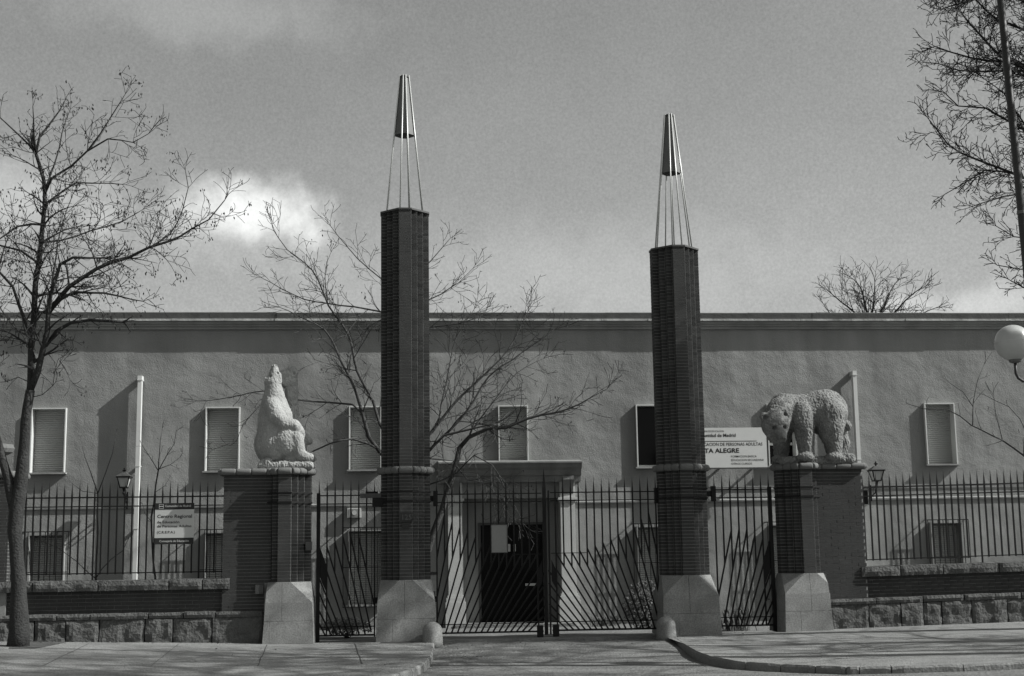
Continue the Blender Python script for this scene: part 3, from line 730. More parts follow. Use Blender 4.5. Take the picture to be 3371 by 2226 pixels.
def boundary(x0, x1, label, t, seed, xb0, xb1):
    """low wall: rough base blocks, ledge stones, brick band, rough coping"""
    o = thing('boundary_wall', label, 'wall', ((x0 + x1) / 2, 0, 0), 'low boundary walls beside the gate')
    r_ = random.Random(seed)
    def row(za, zb, y, lo, hi, amp, nm, m_, top=True, x0=x0, x1=x1):
        x = x0
        while x < x1 - .05:
            ln = lo + (hi - lo) * r_.random()
            if x1 - x - ln < .25: ln = x1 - x
            dz = .014 * (r_.random() - .5); dy = .03 * (r_.random() - .5)
            rockblock(x + .004, x + ln - .004, y + dy, .2, za, zb + dz, m_, nm, o, r_.random() * 50, amp, .06, t, top)
            x += ln
    zg = -.1
    row(zg, .455, -.30, .34, .78, .035, 'base_stone', M['rough'], True, xb0, xb1)
    row(.465, .565, -.315, .5, 1.0, .02, 'ledge_stone', M['rough'], True, xb0, xb1)
    row(.955, 1.13, -.33, .55, 1.3, .022, 'coping_stone', M['rough'])
    mb = MB()
    xa, xb = x0, x1
    n_ = 6; c = .385 / n_; br = []
    for k in range(n_):
        zc = .568 + c * (k + .5); x = xa - (k % 2) * .12
        while x < xb - .02:
            a_, b_ = max(x, xa), min(x + .245, xb)
            if b_ - a_ > .03: br.append(((a_ + b_) / 2, -.135 + .006 * (r_.random() - .5), zc, b_ - a_ - JT, .1, c - JT))
            x += .245
    br.sort(key=lambda b: abs(b[0] - 2.8)); lay_bricks(o, br[:300], br[300:], t)
    q = [(xa, -.173), (xb, -.173), (xb, .17), (xa, .17)]
    lo = [(x, y, .1 + t * (x - 7.5)) for x, y in q]; hi = [(x, y, .96 + t * (x - 7.5)) for x, y in q]
    MB().add(lo + hi, [(3, 2, 1, 0), (4, 5, 6, 7)] + [(i, (i + 1) % 4, 4 + (i + 1) % 4, 4 + i) for i in range(4)]).build('mortar_core', M['mortar'], o)
    return o
TILT = .017
XL0 = -6.62
boundary(XL0 - 3.2, XW1 + .14, 'low wall of rough granite and brick left of the seated bear', 0.0, 11, XL0 - 3.2, XP1 - .36)
boundary(XW2 - .12, 15.5, 'low wall of rough granite and brick right of the walking bear', TILT, 23, XP2 + .36, 15.5)
# fill between right pedestal base stones and wall start
# pier at the left edge, behind the street tree
pr = thing('brick_pier', 'brick pier with stone coping cut off by the left edge behind the street tree', 'pier', (XL0 - .45, 0, 0))
MB().box(XL0 - .895, XL0 - .005, -.255, .645, 0, 2.95).build('mortar_core', M['mortar'], pr)
sg = []
n_ = 31
for k in range(n_):
    zc = 1.10 + (k + .5) * (2.945 - 1.10) / n_; c = (2.945 - 1.10) / n_; x = XL0 - .9 - (k % 2) * .12
    while x < XL0 - .02:
        a_, b_ = max(x, XL0 - .9), min(x + .245, XL0)
        if b_ - a_ > .03: sg.append(((a_ + b_) / 2, -.21, zc, b_ - a_ - JT, .1, c - JT))
        x += .245
    for y in (-.04, .2, .44): sg.append((XL0 - .05, y, zc, .1, .23, c - JT))
lay_bricks(pr, sg[:300], sg[300:])
for q in range(3): roll_piece((XL0 - .95 + q * .34, -.30), (XL0 - .95 + (q + 1) * .34, -.30), .06, pr, 3.0)
for q in range(3): roll_piece((XL0 + .05, -.29 + q * .32), (XL0 + .05, -.29 + (q + 1) * .32), .06, pr, 3.0)
MB().box(XL0 - .95, XL0 + .02, -.28, .66, 2.953, 3.055).build('top_slab', M['collar'], pr)
mb = MB(); mb.lathe([(.20, 0), (.2, .1), (.12, .14), (.12, .3), (.24, .36), (.27, .43), (.24, .50), (.1, .52)], (XL0 - .35, .2, 3.056), 16); mb.build('stone_finial', M['collar'], pr, smooth=False)

# ------------------------------------------------------------------ ironwork
def spike_bar(z0, z1, w=.026, sp=.26):
    mb = MB(); h = w / 2; m_ = z1 - sp
    mb.add([(-h, -h, z0), (h, -h, z0), (h, h, z0), (-h, h, z0), (-h, -h, m_), (h, -h, m_), (h, h, m_), (-h, h, m_), (0, 0, z1)],
           [(3, 2, 1, 0), (0, 1, 5, 4), (1, 2, 6, 5), (2, 3, 7, 6), (3, 0, 4, 7), (4, 5, 8), (5, 6, 8), (6, 7, 8), (7, 4, 8)])
    return mb
def railing(xa, xb, sp, label, t, post_every, first_post):
    o = thing('iron_railing', label, 'railing', ((xa + xb) / 2, -.05, 1.1), 'spiked railings on the low walls')
    w0 = world_loc(o); y = -.05
    for z, d in ((2.585, .016), (2.425, .014), (1.255, .013)):
        MB().bar((xa, y, z + t * (xa - 7.5)), (xb, y, z + t * (xb - 7.5)), d * 1.5, .03).build('rail', M['iron'], o)
    me = spike_bar(1.235, 2.865).mesh('bar', M['iron']); n_ = int((xb - xa) / sp)
    pm = MB().box(-.013, .013, -.013, .013, 1.05, 1.26).box(-.035, .035, -.035, .035, 1.11, 1.135).mesh('post_foot', M['iron'])
    for k in range(n_):
        x = xa + sp * (k + .55)
        link('bar', me, o, (x - w0.x, 0, t * (x - 7.5) - w0.z))
        if (k - first_post) % post_every == 0: link('post_foot', pm, o, (x - w0.x, 0, t * (x - 7.5) - w0.z))
    return o
rl = railing(XL0 + .02, XW1 - .01, .1315, 'black spiked railing carrying the education centre sign', 0.0, 7, 3)
rr = railing(XW2 + .0, 13.4, .131, 'black spiked railing right of the walking bear', TILT, 12, 5)
MB().box(XW2 + .005, XW2 + .17, -.04, -.012, 2.3, 2.56).build('fixing_plate', M['iron'], rr)

def leaf(x0, dirn, W_, label, zo, main):
    """gate leaf: vertical spiked bars that break into a fan of slanting bars. u runs from the closing stile"""
    o = thing('gate_leaf' if main else 'side_gate', label, 'gate', (x0, .05, zo), 'main gate leaves' if main else 'pedestrian gates')
    y = .05; Xu = lambda u: x0 + dirn * u
    bot = .10; w_ = .028
    def bar(u0, v0, u1, v1, wd=w_, nm='slanting_bar', dy=0): MB().bar((Xu(u0), y + dy, v0 + zo), (Xu(u1), y + dy, v1 + zo), wd, .022).build(nm, M['iron'], o)
    if main:
        sp = W_ / 14; nb = 14
        tops = [1.475 + .005 * (k - 1) ** 2 for k in range(1, 14)]
        be = lambda j: .33 + .1065 * j
        di = [(0.0, v, be(j), bot) for j, v in enumerate((.41, .57, .74, .94, 1.17))] + [(sp, 1.18, be(5), bot)]
        for k in range(1, 12): di.append((sp * k, tops[k - 1], be(5 + k), bot))
        di.append((sp * 12, tops[11], W_, .74)); di.append((sp * 13, tops[12], W_, 1.42))
        dk = {k: di[5 + k] for k in range(1, 14)}
    else:
        sp = W_ / 7; nb = 7
        di = [(0.0, 1.12, .42, bot), (0.0, .87, .32, bot), (0.0, .55, .23, bot), (0.0, .33, .12, bot), (0.0, 1.65, .52, bot)]
        dk = {1: (sp, 1.66, .62, bot), 2: (sp * 2, 1.74, .72, bot), 3: (sp * 3, 1.84, .83, bot), 4: (sp * 4, 1.84, .935, .14), 5: (sp * 5, 1.82, W_, .6)}
        di += list(dk.values())
    for d in di: bar(*d)
    hinge = spike_bar
    for k in range(1, nb):
        u = sp * k; ztop = 2.865
        if k == 1: zb_ = bot
        else:
            d = dk.get(k - 1)
            if d is None: d = dk[max(dk)]
            zb_ = d[1] + (d[3] - d[1]) * (u - d[0]) / (d[2] - d[0]) if u < d[2] else d[3]
            zb_ = max(bot, zb_)
        mb = spike_bar(zb_, ztop); mb.v = [(x + Xu(u), yy + y, z + zo) for x, yy, z in mb.v]; mb.build('bar', M['iron'], o)
    # stiles
    if main:
        h = .028
        mb = spike_bar(.03, 3.03 if dirn < 0 else 2.62, .062 if dirn < 0 else .03, .36 if dirn < 0 else .01); mb.v = [(x + Xu(.0 if dirn < 0 else .02), yy + y, z + zo) for x, yy, z in mb.v]; mb.build('closing_stile', M['iron'], o)
        MB().extr_y([(Xu(.055), 1.36 + zo), (Xu(.055 + .10), 1.14 + zo), (Xu(.055 + .10), .80 + zo), (Xu(.055), .98 + zo)], y - .008, y + .008).build('gusset_plate', M['iron'], o)
        b_ = MB(); xs_ = sorted((Xu(.06), Xu(.17))); b_.box(xs_[0], xs_[1], y - .04, y + .04, zo - .01, .20 + zo); b_.build('drop_bolt_box', M['iron'], o)
        bar(.05, 1.475, .72 if dirn > 0 else .60, 1.475, .014, 'short_rail', .0)
    else:
        xs_ = sorted((Xu(-.045), Xu(.02))); MB().box(xs_[0], xs_[1], y - .035, y + .035, zo - .02, 2.62 + zo).build('closing_stile', M['iron'], o)
        mb = spike_bar(2.6, 2.885); mb.v = [(x + Xu(0), yy + y, z + zo) for x, yy, z in mb.v]; mb.build('bar', M['iron'], o)
        MB().extr_y([(Xu(.018), 1.66 + zo), (Xu(.14), 1.32 + zo), (Xu(.14), .84 + zo), (Xu(.018), 1.13 + zo)], y - .006, y + .006).build('lock_plate', M['iron'], o)
    mb = spike_bar(.06, 2.865, .026); mb.v = [(x + Xu(W_), yy + y, z + zo) for x, yy, z in mb.v]; mb.build('hinge_stile', M['iron'], o)
    for z, hh in ((2.575, .02), (2.425, .018), (.245, .016), (.095, .03)): bar(-.02 if not main else .05, z, W_, z, hh, 'rail')
    for z in (2.5, .7):
        h2 = MB()
        xs_ = sorted((Xu(W_ + .012), Xu(W_ + (.14 if z > 2 else .10)))); h2.box(xs_[0], xs_[1], y - .03, y + .03, z - .05 + zo, z + .05 + zo)
        if z > 2: xs_ = sorted((Xu(W_ - .02), Xu(W_ + .06))); h2.box(xs_[0], xs_[1], y - .05, y + .051, z - .14 + zo, z + .14 + zo)
        h2.build('hinge', M['iron'], o)
    return o
XC = U(1799, 1800, .05).x
XG0 = U(1438, 1800, .05).x; XG1 = U(2163, 1800, .05).x
lf1 = leaf(XC - .028, -1, XC - .028 - XG0, 'left leaf of the main gate with a grey board hung on its bars', .0, True)
lf2 = leaf(XC + .030, 1, XG1 - XC - .030, 'right leaf of the main gate beside the shorter pillar', .01, True)
xa, xb = U(1050, 1800, .05).x, U(1233, 1800, .05).x
sg1 = leaf(xa, 1, xb - xa, 'narrow spiked side gate between the seated bear and the taller pillar', .0, False)
xa, xb = U(2538, 1800, .05).x, U(2358, 1800, .05).x
sg2 = leaf(xa, -1, xa - xb, 'narrow spiked side gate between the shorter pillar and the walking bear', .03, False)
# gate closer arm on the left side of the taller pillar
gc = thing('gate_closer', 'dark gate closer with arm fixed to the left of the taller pillar', 'gate closer', (X1 - .5, -.1, 2.4))
MB().box(X1 - .82, X1 - .44, -.14, -.02, 2.52, 2.60).build('arm', M['darkmetal'], gc)
MB().box(X1 - .60, X1 - .40, -.16, .0, 2.36, 2.52).build('housing', M['iron'], gc)
MB().box(X1 - .72, X1 - .55, -.12, -.04, 2.60, 2.635).build('arm_cover', M['iron'], gc)
# grey board on the gate
a, b = U(1617, 1729, 0), U(1671, 1818, 0)
bd = thing('notice_board', 'blank grey notice board hanging on the left leaf of the main gate', 'board', ((a.x + b.x) / 2, .0, b.z))
MB().box(a.x, b.x, .012, .026, b.z, a.z).build('panel', M['greyboard'], bd)
fr = MB().box(a.x - .006, a.x + .006, .006, .03, b.z, a.z).box(b.x - .006, b.x + .006, .006, .03, b.z, a.z).box(a.x - .006, b.x + .006, .006, .03, b.z - .012, b.z - .001).box(a.x - .006, b.x + .006, .006, .03, a.z + .001, a.z + .012); fr.build('frame', M['darkmetal'], bd)
# letter box behind the taller pillar
a, b = U(1424, 1885, .5), U(1440, 1946, .5)
lb = thing('letter_box', 'small pale letter box just behind the base of the taller pillar', 'letter box', (a.x - .05, .55, 0))
MB().box(a.x - .25, b.x, .5, .62, b.z, a.z - .04).build('casing', M['board'], lb)
MB().box(a.x - .26, b.x + .01, .48, .64, a.z - .038, a.z + .01).build('lid', M['darkmetal'], lb)
MB().box(a.x - .2, b.x - .05, .54, .58, -.05, b.z - .002).build('stand', M['iron'], lb)

# sign on the left railing
a, b = U(511, 1657, -.09), U(637, 1791, -.09)
x0, x1, z1, z0 = a.x, b.x, a.z, b.z; H = z1 - z0; W_ = x1 - x0
sn = thing('education_sign', 'grey sign reading Centro Regional on the left railing with dark bands', 'sign', ((x0 + x1) / 2, -.09, z0))
MB().box(x0, x1, -.085, -.07, z0, z1).build('panel', M['board'], sn)
MB().box(x0, x1, -.0885, -.0855, z1 - H * .155, z1).build('top_band', M['print'], sn)
MB().box(x0, x1, -.0885, -.0855, z0, z0 + H * .155).build('bottom_band', M['print'], sn)
yl = -.0905
text('Comunidad de Madrid', x0 + W_ * .25, yl, z1 - H * .095, H * .072, M['lightprint'], sn, bold=.012, width=W_ * .66)
text('Consejería de Educación', x0 + W_ * .125, yl, z0 + H * .055, H * .072, M['lightprint'], sn, bold=.012, width=W_ * .75)
em = MB(); ex, ez, es = x0 + W_ * .10, z1 - H * .135, H * .11
for q in range(4): 
    tt = .006
    if q < 2: em.box(ex, ex + es, yl - .001, yl + .001, ez + q * (es - tt), ez + q * (es - tt) + tt)
    else: em.box(ex + (q - 2) * (es - tt), ex + (q - 2) * (es - tt) + tt, yl - .0012, yl + .0012, ez, ez + es)
em.box(ex + tt, ex + es - tt, yl - .001, yl + .001, ez + es / 2 - .006, ez + es / 2 + .006); em.build('emblem', M['lightprint'], sn)
text('Centro Regional', x0 + W_ * .055, -.0865, z1 - H * .36, H * .115, M['print'], sn, bold=.022, width=W_ * .89)
text('de Educación', x0 + W_ * .055, -.0865, z1 - H * .49, H * .088, M['print'], sn, bold=.018, width=W_ * .57)
text('de Personas Adultas', x0 + W_ * .055, -.0865, z1 - H * .59, H * .088, M['print'], sn, bold=.018, width=W_ * .88)
text('(C.R.E.P.A.)', x0 + W_ * .055, -.0865, z1 - H * .735, H * .082, M['print'], sn, bold=.018, width=W_ * .46)

# white notice board on the facade behind the shorter pillar
YS = YB - .34
a, b = U(2282, 1407, YS), U(2527, 1537, YS)
x0, x1, z1, z0 = a.x, b.x, U(2430, 1408, YS).z, U(2430, 1539, YS).z; H = z1 - z0
ns = thing('school_board', 'large white board reading ALEGRE partly hidden by the shorter pillar', 'sign', ((x0 + x1) / 2, YS, z0))
MB().box(x0, x1, YS, YS + .03, z0, z1).build('panel', M['white'], ns)
MB().box(x0 - .015, x1 + .02, YS - .006, YS + .034, z0 - .03, z0 - .001).build('frame', M['darkmetal'], ns)
for x in (x0 + .1, x1 - .1):
    MB().box(x - .02, x + .02, YS + .031, YB, z0 + .1, z0 + .14).build('bracket', M['darkmetal'], ns)
    MB().box(x - .02, x + .02, YS + .031, YB, z1 - .14, z1 - .10).build('bracket', M['darkmetal'], ns)
ppm = (x1 - U(2333, 1470, YS).x) / (2527 - 2333.); yl = YS - .003
xp = lambda px: x1 - (2527 - px) * ppm; zp = lambda py: z1 - (py - 1408) / 131. * H
def ln(s, pxl, pxr, py, size, bold): text(s, xp(pxl), yl, zp(py), size * ppm, M['print'], ns, bold=bold, width=(pxr - pxl) * ppm)
ln('CONSEJERIA DE EDUCACION', 2292, 2385, 1422, 8, .01)
ln('Comunidad de Madrid', 2288, 2424, 1438, 15, .02)
MB().box(xp(2290), xp(2494), yl - .001, yl + .001, zp(1453), zp(1451.5)).build('rule_line', M['print'], ns)
ln('EDUCACION DE PERSONAS ADULTAS', 2291, 2512, 1467.5, 14.5, .008)
ln('VISTA ALEGRE', 2289, 2435, 1490, 20, .028)
ln('FORMACION BASICA', 2406, 2491, 1506, 9.5, .008)
ln('EDUCACION SECUNDARIA', 2406, 2515, 1518, 9.5, .008)
ln('OTROS CURSOS', 2406, 2475, 1530, 9.5, .008)

# ------------------------------------------------------------------ stone bollards
for px, py, lab in ((1424, 2112, 'domed granite bollard at the foot of the taller pillar'), (2194, 2093, 'domed granite bollard at the foot of the shorter pillar')):
    g = U(px, py, -.72); r = .172
    prof = [(r * 1.04, -.12), (r * 1.03, .02), (r, .12)] + [(r * cos(t * pi / 16), .17 + r * .97 * sin(t * pi / 16)) for t in range(9)]
    prof[-1] = (.004, prof[-1][1])
    mb = MB().lathe(prof, (g.x, g.y, g.z), 28)
    tag(mb.build('stone_bollard', M['granite'], None, smooth=True), lab, 'bollard', 'domed bollards at the gate')

# ------------------------------------------------------------------ bear statues
def organic(name, prims, m, parent, loc, rotz, voxel=.02, fur=.012, seed=0, pits=(), calm=None):
    bm = bmesh.new()
    for p in prims:
        if p[0] == 'e':
            c, r = Vector(p[1]), p[2]; rot = Matrix.Rotation(radians(p[3]) if len(p) > 3 else 0, 4, 'Y')
            bmesh.ops.create_uvsphere(bm, u_segments=20, v_segments=12, radius=1, matrix=Matrix.Translation(c) @ rot @ Matrix.Diagonal((r[0], r[1], r[2], 1)))
        else:
            pts, rs = p[1], p[2]
            for (a_, ra), (b_, rb) in zip(zip(pts, rs), list(zip(pts, rs))[1:]):
                a_, b_ = Vector(a_), Vector(b_); n_ = max(2, int((b_ - a_).length / (min(ra, rb) * .35)))
                for q in range(n_ + 1):
                    t = q / n_; bmesh.ops.create_uvsphere(bm, u_segments=14, v_segments=9, radius=ra + (rb - ra) * t, matrix=Matrix.Translation(a_.lerp(b_, t)))
    me = bpy.data.meshes.new('tmp'); bm.to_mesh(me); bm.free()
    ob = bpy.data.objects.new('tmp', me); COL.objects.link(ob)
    md = ob.modifiers.new('r', 'REMESH'); md.mode = 'VOXEL'; md.voxel_size = voxel
    sm = ob.modifiers.new('s', 'SMOOTH'); sm.factor = .5; sm.iterations = 3
    dg = bpy.context.evaluated_depsgraph_get(); out = bpy.data.meshes.new_from_object(ob.evaluated_get(dg)); bpy.data.objects.remove(ob)
    out.name = name
    bm = bmesh.new(); bm.from_mesh(out)
    bmesh.ops.subdivide_edges(bm, edges=bm.edges, cuts=1, use_grid_fill=True)
    bm.normal_update(); s_ = Vector((seed, seed * 2, 0))
    R_ = Matrix.Rotation(rotz, 3, 'Z')
    for v in bm.verts:
        p = v.co; q = Vector((p.x * 34, p.y * 34, p.z * 20 + p.x * 10)) + s_
        d = noise.noise(q) * .9 + noise.noise(q * 2.1) * .6 + .7 * noise.noise(p * 6 + s_)
        w_ = 1.0
        if calm: w_ = .25 + .75 * smooth(.8, 1.15, (Vector(p) - Vector(calm[0])).length / calm[1])
        for (c_, r_, dp) in pits:
            e = (p - Vector(c_)); k = math.hypot(e.x, e.z) / r_
            if k < 1 and abs(e.y) < .13: v.co.y += dp * (1 - k * k) ** 2
        v.co = v.co + v.normal * (d * fur * w_)
    for v in bm.verts: v.co = R_ @ v.co
    bm.to_mesh(out); bm.free(); out.materials.clear(); out.materials.append(m)
    out.polygons.foreach_set('use_smooth', [True] * len(out.polygons))
    return link(name, out, parent, Vector(loc) - world_loc(parent))
ZS = 3.052
# seated bear, upright, looking to the right
g = U(937, 1546, -.05)
sb = thing('bear_statue', 'pale stone bear sitting upright with raised snout on the left pedestal', 'statue', (g.x, .06, ZS), 'stone bears on the pedestals')
yn, yf_ = -.25, .25
P = [('e', (-.14, 0, .47), (.405, .39, .43)), ('c', [(-.13, 0, .52), (-.165, 0, .95), (-.19, 0, 1.24)], [.38, .32, .225]),
     ('c', [(-.19, 0, 1.24), (-.20, -.01, 1.43), (-.22, -.02, 1.57)], [.225, .170, .150]), ('e', (-.225, -.03, 1.585), (.150, .15, .15)), ('c', [(-.205, -.05, 1.64), (-.19, -.06, 1.78), (-.185, -.06, 1.82)], [.115, .088, .078]),
     ('e', (-.335, -.10, 1.63), (.046, .036, .055)), ('e', (-.33, .10, 1.64), (.046, .036, .055)), ('e', (-.185, -.085, 1.885), (.06, .05, .035)), ('c', [(-.12, -.05, 1.60), (-.105, -.06, 1.72)], [.07, .05]),
     ('c', [(-.20, yn + .06, 1.14), (-.13, yn - .05, .96), (.0, yn - .08, .82), (.20, yn - .05, .78), (.30, yn - .02, .66), (.32, yn, .60)], [.155, .148, .128, .105, .09, .075]),
     ('c', [(-.06, yf_ - .05, 1.14), (.04, yf_ + .05, .94), (.2, yf_ + .05, .72), (.33, yf_ + .02, .60), (.43, yf_, .54)], [.15, .135, .12, .095, .075]),
     ('e', (.06, yn, .50), (.28, .18, .295)), ('c', [(.22, yn - .02, .56), (.27, yn - .03, .36), (.30, yn - .03, .25), (.42, yn - .03, .20), (.485, yn - .03, .205)], [.15, .125, .11, .088, .07]),
     ('e', (.08, yf_, .50), (.27, .17, .29)), ('c', [(.24, yf_, .52), (.28, yf_, .34), (.32, yf_, .24), (.44, yf_, .20), (.50, yf_, .21)], [.15, .12, .105, .085, .068]),
     ('c', [(.10, -.2, .16), (.36, -.2, .16)], [.10, .10]), ('c', [(.10, .2, .16), (.36, .2, .16)], [.10, .10])]
organic('body', P, M['statue'], sb, (g.x - .02, .06, ZS), 0, fur=.0085, pits=(((-.205, -.12, 1.895), .02, .03), ((-.165, -.12, 1.895), .02, .03), ((-.25, -.15, 1.69), .03, .06), ((-.34, -.13, 1.63), .022, .02), ((-.125, -.12, 1.75), .03, .05)))
TR = [('c', [(.10, .20, .12), (.115, .19, .9), (.11, .18, 1.45), (.10, .17, 1.80)], [.15, .135, .125, .115]), ('e', (.02, .16, 1.76), (.15, .12, .10)), ('e', (.15, .12, 1.77), (.085, .09, .085)),
      ('e', (.07, .10, 1.60), (.11, .08, .09)), ('e', (-.04, .16, 1.62), (.09, .1, .1)), ('e', (.12, .12, 1.46), (.09, .07, .08)), ('e', (.14, .12, 1.22), (.08, .06, .07))]
organic('carved_trunk', TR, M['statue'], sb, (g.x - .02, .06, ZS), 0, fur=.015, seed=13, pits=(((.15, .04, 1.77), .06, .05),))
Q = [('c', [(-.42, -.2, .05), (.0, -.24, .06), (.44, -.24, .055)], [.075, .085, .075]), ('c', [(-.42, .2, .05), (.44, .2, .055)], [.075, .075]), ('e', (.02, 0, .05), (.50, .30, .085)), ('c', [(-.40, 0, .05), (-.36, -.16, .09), (-.30, -.2, .12)], [.1, .1, .09])]
organic('plinth', Q, M['statue'], sb, (g.x + .02, .0, ZS), 0, fur=.016, seed=9)
# walking bear, head lowered and turned to the street
g = U(2668, 1524, -.05)
wb_ = thing('bear_statue', 'pale stone bear walking with lowered head on the right pedestal', 'statue', (g.x, -.05, ZS), 'stone bears on the pedestals')
P = [('e', (.33, 0, .97), (.43, .34, .44)), ('c', [(.28, 0, 1.0), (0, 0, .96), (-.30, 0, .96)], [.40, .365, .355]), ('e', (-.40, 0, .97), (.30, .33, .36)),
     ('c', [(-.46, -.04, 1.02), (-.60, -.20, .94), (-.72, -.36, .79)], [.31, .275, .24]),]
HEAD = [('e', (-.655, -.48, .75), (.265, .20, .275)), ('e', (-.645, -.54, .60), (.20, .16, .215)),
     ('c', [(-.60, -.64, .62), (-.575, -.80, .53), (-.565, -.88, .49)], [.115, .088, .068]), ('e', (-.56, -.945, .505), (.052, .03, .036)),
     ('e', (-.695, -.665, .745), (.07, .045, .035)), ('e', (-.505, -.645, .755), (.07, .045, .035)), ('e', (-.60, -.655, .80), (.11, .06, .08)),
     ('e', (-.875, -.52, .90), (.085, .035, .085)), ('e', (-.455, -.52, .95), (.085, .035, .085))]
def turn(p, c=(-.645, -.42), a=radians(5)):
    x, y = p[0] - c[0], p[1] - c[1]; return (c[0] + x * cos(a) - y * sin(a) + .27 * p[1], c[1] + x * sin(a) + y * cos(a), p[2] + .09 * p[1])
for h_ in HEAD: P.append((h_[0], turn(h_[1]), h_[2]) if h_[0] == 'e' else (h_[0], [turn(q) for q in h_[1]], h_[2]))
P += [('c', [(-.22, -.2, .93), (-.17, -.25, .68), (-.155, -.25, .42), (-.145, -.25, .20)], [.25, .20, .17, .145]), ('e', (-.19, -.33, .11), (.17, .15, .095)),
     ('c', [(-.42, .18, .85), (-.46, .22, .5), (-.50, .2, .2)], [.22, .17, .14]), ('e', (-.53, .12, .11), (.17, .15, .09)),
     ('c', [(.36, -.16, .90), (.33, -.24, .64), (.37, -.24, .42), (.39, -.24, .19)], [.33, .25, .185, .14]), ('e', (.35, -.31, .11), (.17, .14, .09)),
     ('c', [(.50, .16, .85), (.60, .2, .55), (.70, .2, .38), (.63, .2, .2)], [.29, .21, .14, .13]), ('e', (.62, .14, .11), (.17, .13, .09)),
     ('e', (.76, 0, .72), (.06, .06, .10))]
organic('body', P, M['statue2'], wb_, (g.x, -.05, ZS), radians(0), fur=.014, seed=4, calm=((-.79, -.62, .61), .34), pits=[(turn(c_), r_, d_) for c_, r_, d_ in (((-.69, -.68, .685), .05, .08), ((-.50, -.66, .695), .05, .08), ((-.59, -.95, .485), .026, .05), ((-.53, -.95, .485), .026, .05), ((-.565, -.9, .435), .085, .09), ((-.85, -.55, .88), .055, .07), ((-.465, -.55, .93), .055, .07))])
Q = [('c', [(-.60, -.2, .055), (0, -.26, .06), (.70, -.24, .055)], [.08, .08, .08]), ('c', [(-.60, .2, .05), (.70, .2, .055)], [.08, .08]), ('e', (.05, 0, .05), (.74, .30, .08)), ('e', (.66, -.2, .09), (.14, .12, .1))]
organic('plinth', Q, M['statue2'], wb_, (g.x, -.05, ZS), 0, fur=.018, seed=7)

# ------------------------------------------------------------------ trees
def wander(r_, k): return Vector((r_.uniform(-k, k), r_.uniform(-k, k), r_.uniform(-k, k)))
def grow(mb, p, d, L, r, lev, r_, up, cfg, ends):
    st = cfg['step']; n_ = max(4, int(L / st)); pts = [p.copy()]; dd = d.copy(); bend = wander(r_, cfg['wig'] * .75)
    for i in range(n_):
        dd = (dd + bend + wander(r_, cfg['wig'] * .55) + Vector((0, 0, up * (1 if lev < 2 else .6)))).normalized()
        pts.append(pts[-1] + dd * (L / n_))
    rm = cfg['rmin']
    rs = [max(rm, r * (1 - .75 * i / n_)) for i in range(n_ + 1)]
    mb.tube(pts, rs, 5 if r > .02 else (4 if r > .01 else 3), cap=False)
    if lev > 0:
        nb = max(1, int(L * cfg['dens'][lev])); ph = r_.random() * 6
        for k in range(nb):
            t = (k + r_.random() * .8 + .35) / nb; t = min(.98, max(.12, t)); i = min(n_ - 1, int(t * n_)); q = pts[i].lerp(pts[i + 1], t * n_ - i)
            ax = (pts[i + 1] - pts[i]).normalized(); o_ = ax.orthogonal().normalized(); ph += 2.4 + r_.uniform(-.6, .6)
            sd = o_ * cos(ph) + ax.cross(o_) * sin(ph); an = radians(r_.uniform(*cfg['ang']))
            nd = (ax * cos(an) + sd * sin(an)).normalized()
            grow(mb, q, nd, L * r_.uniform(*cfg['frac']) * (1.15 - .5 * t), max(rm, rs[i] * .6), lev - 1, r_, up, cfg, ends)
    else: ends.append((pts[-1], dd))
    return pts
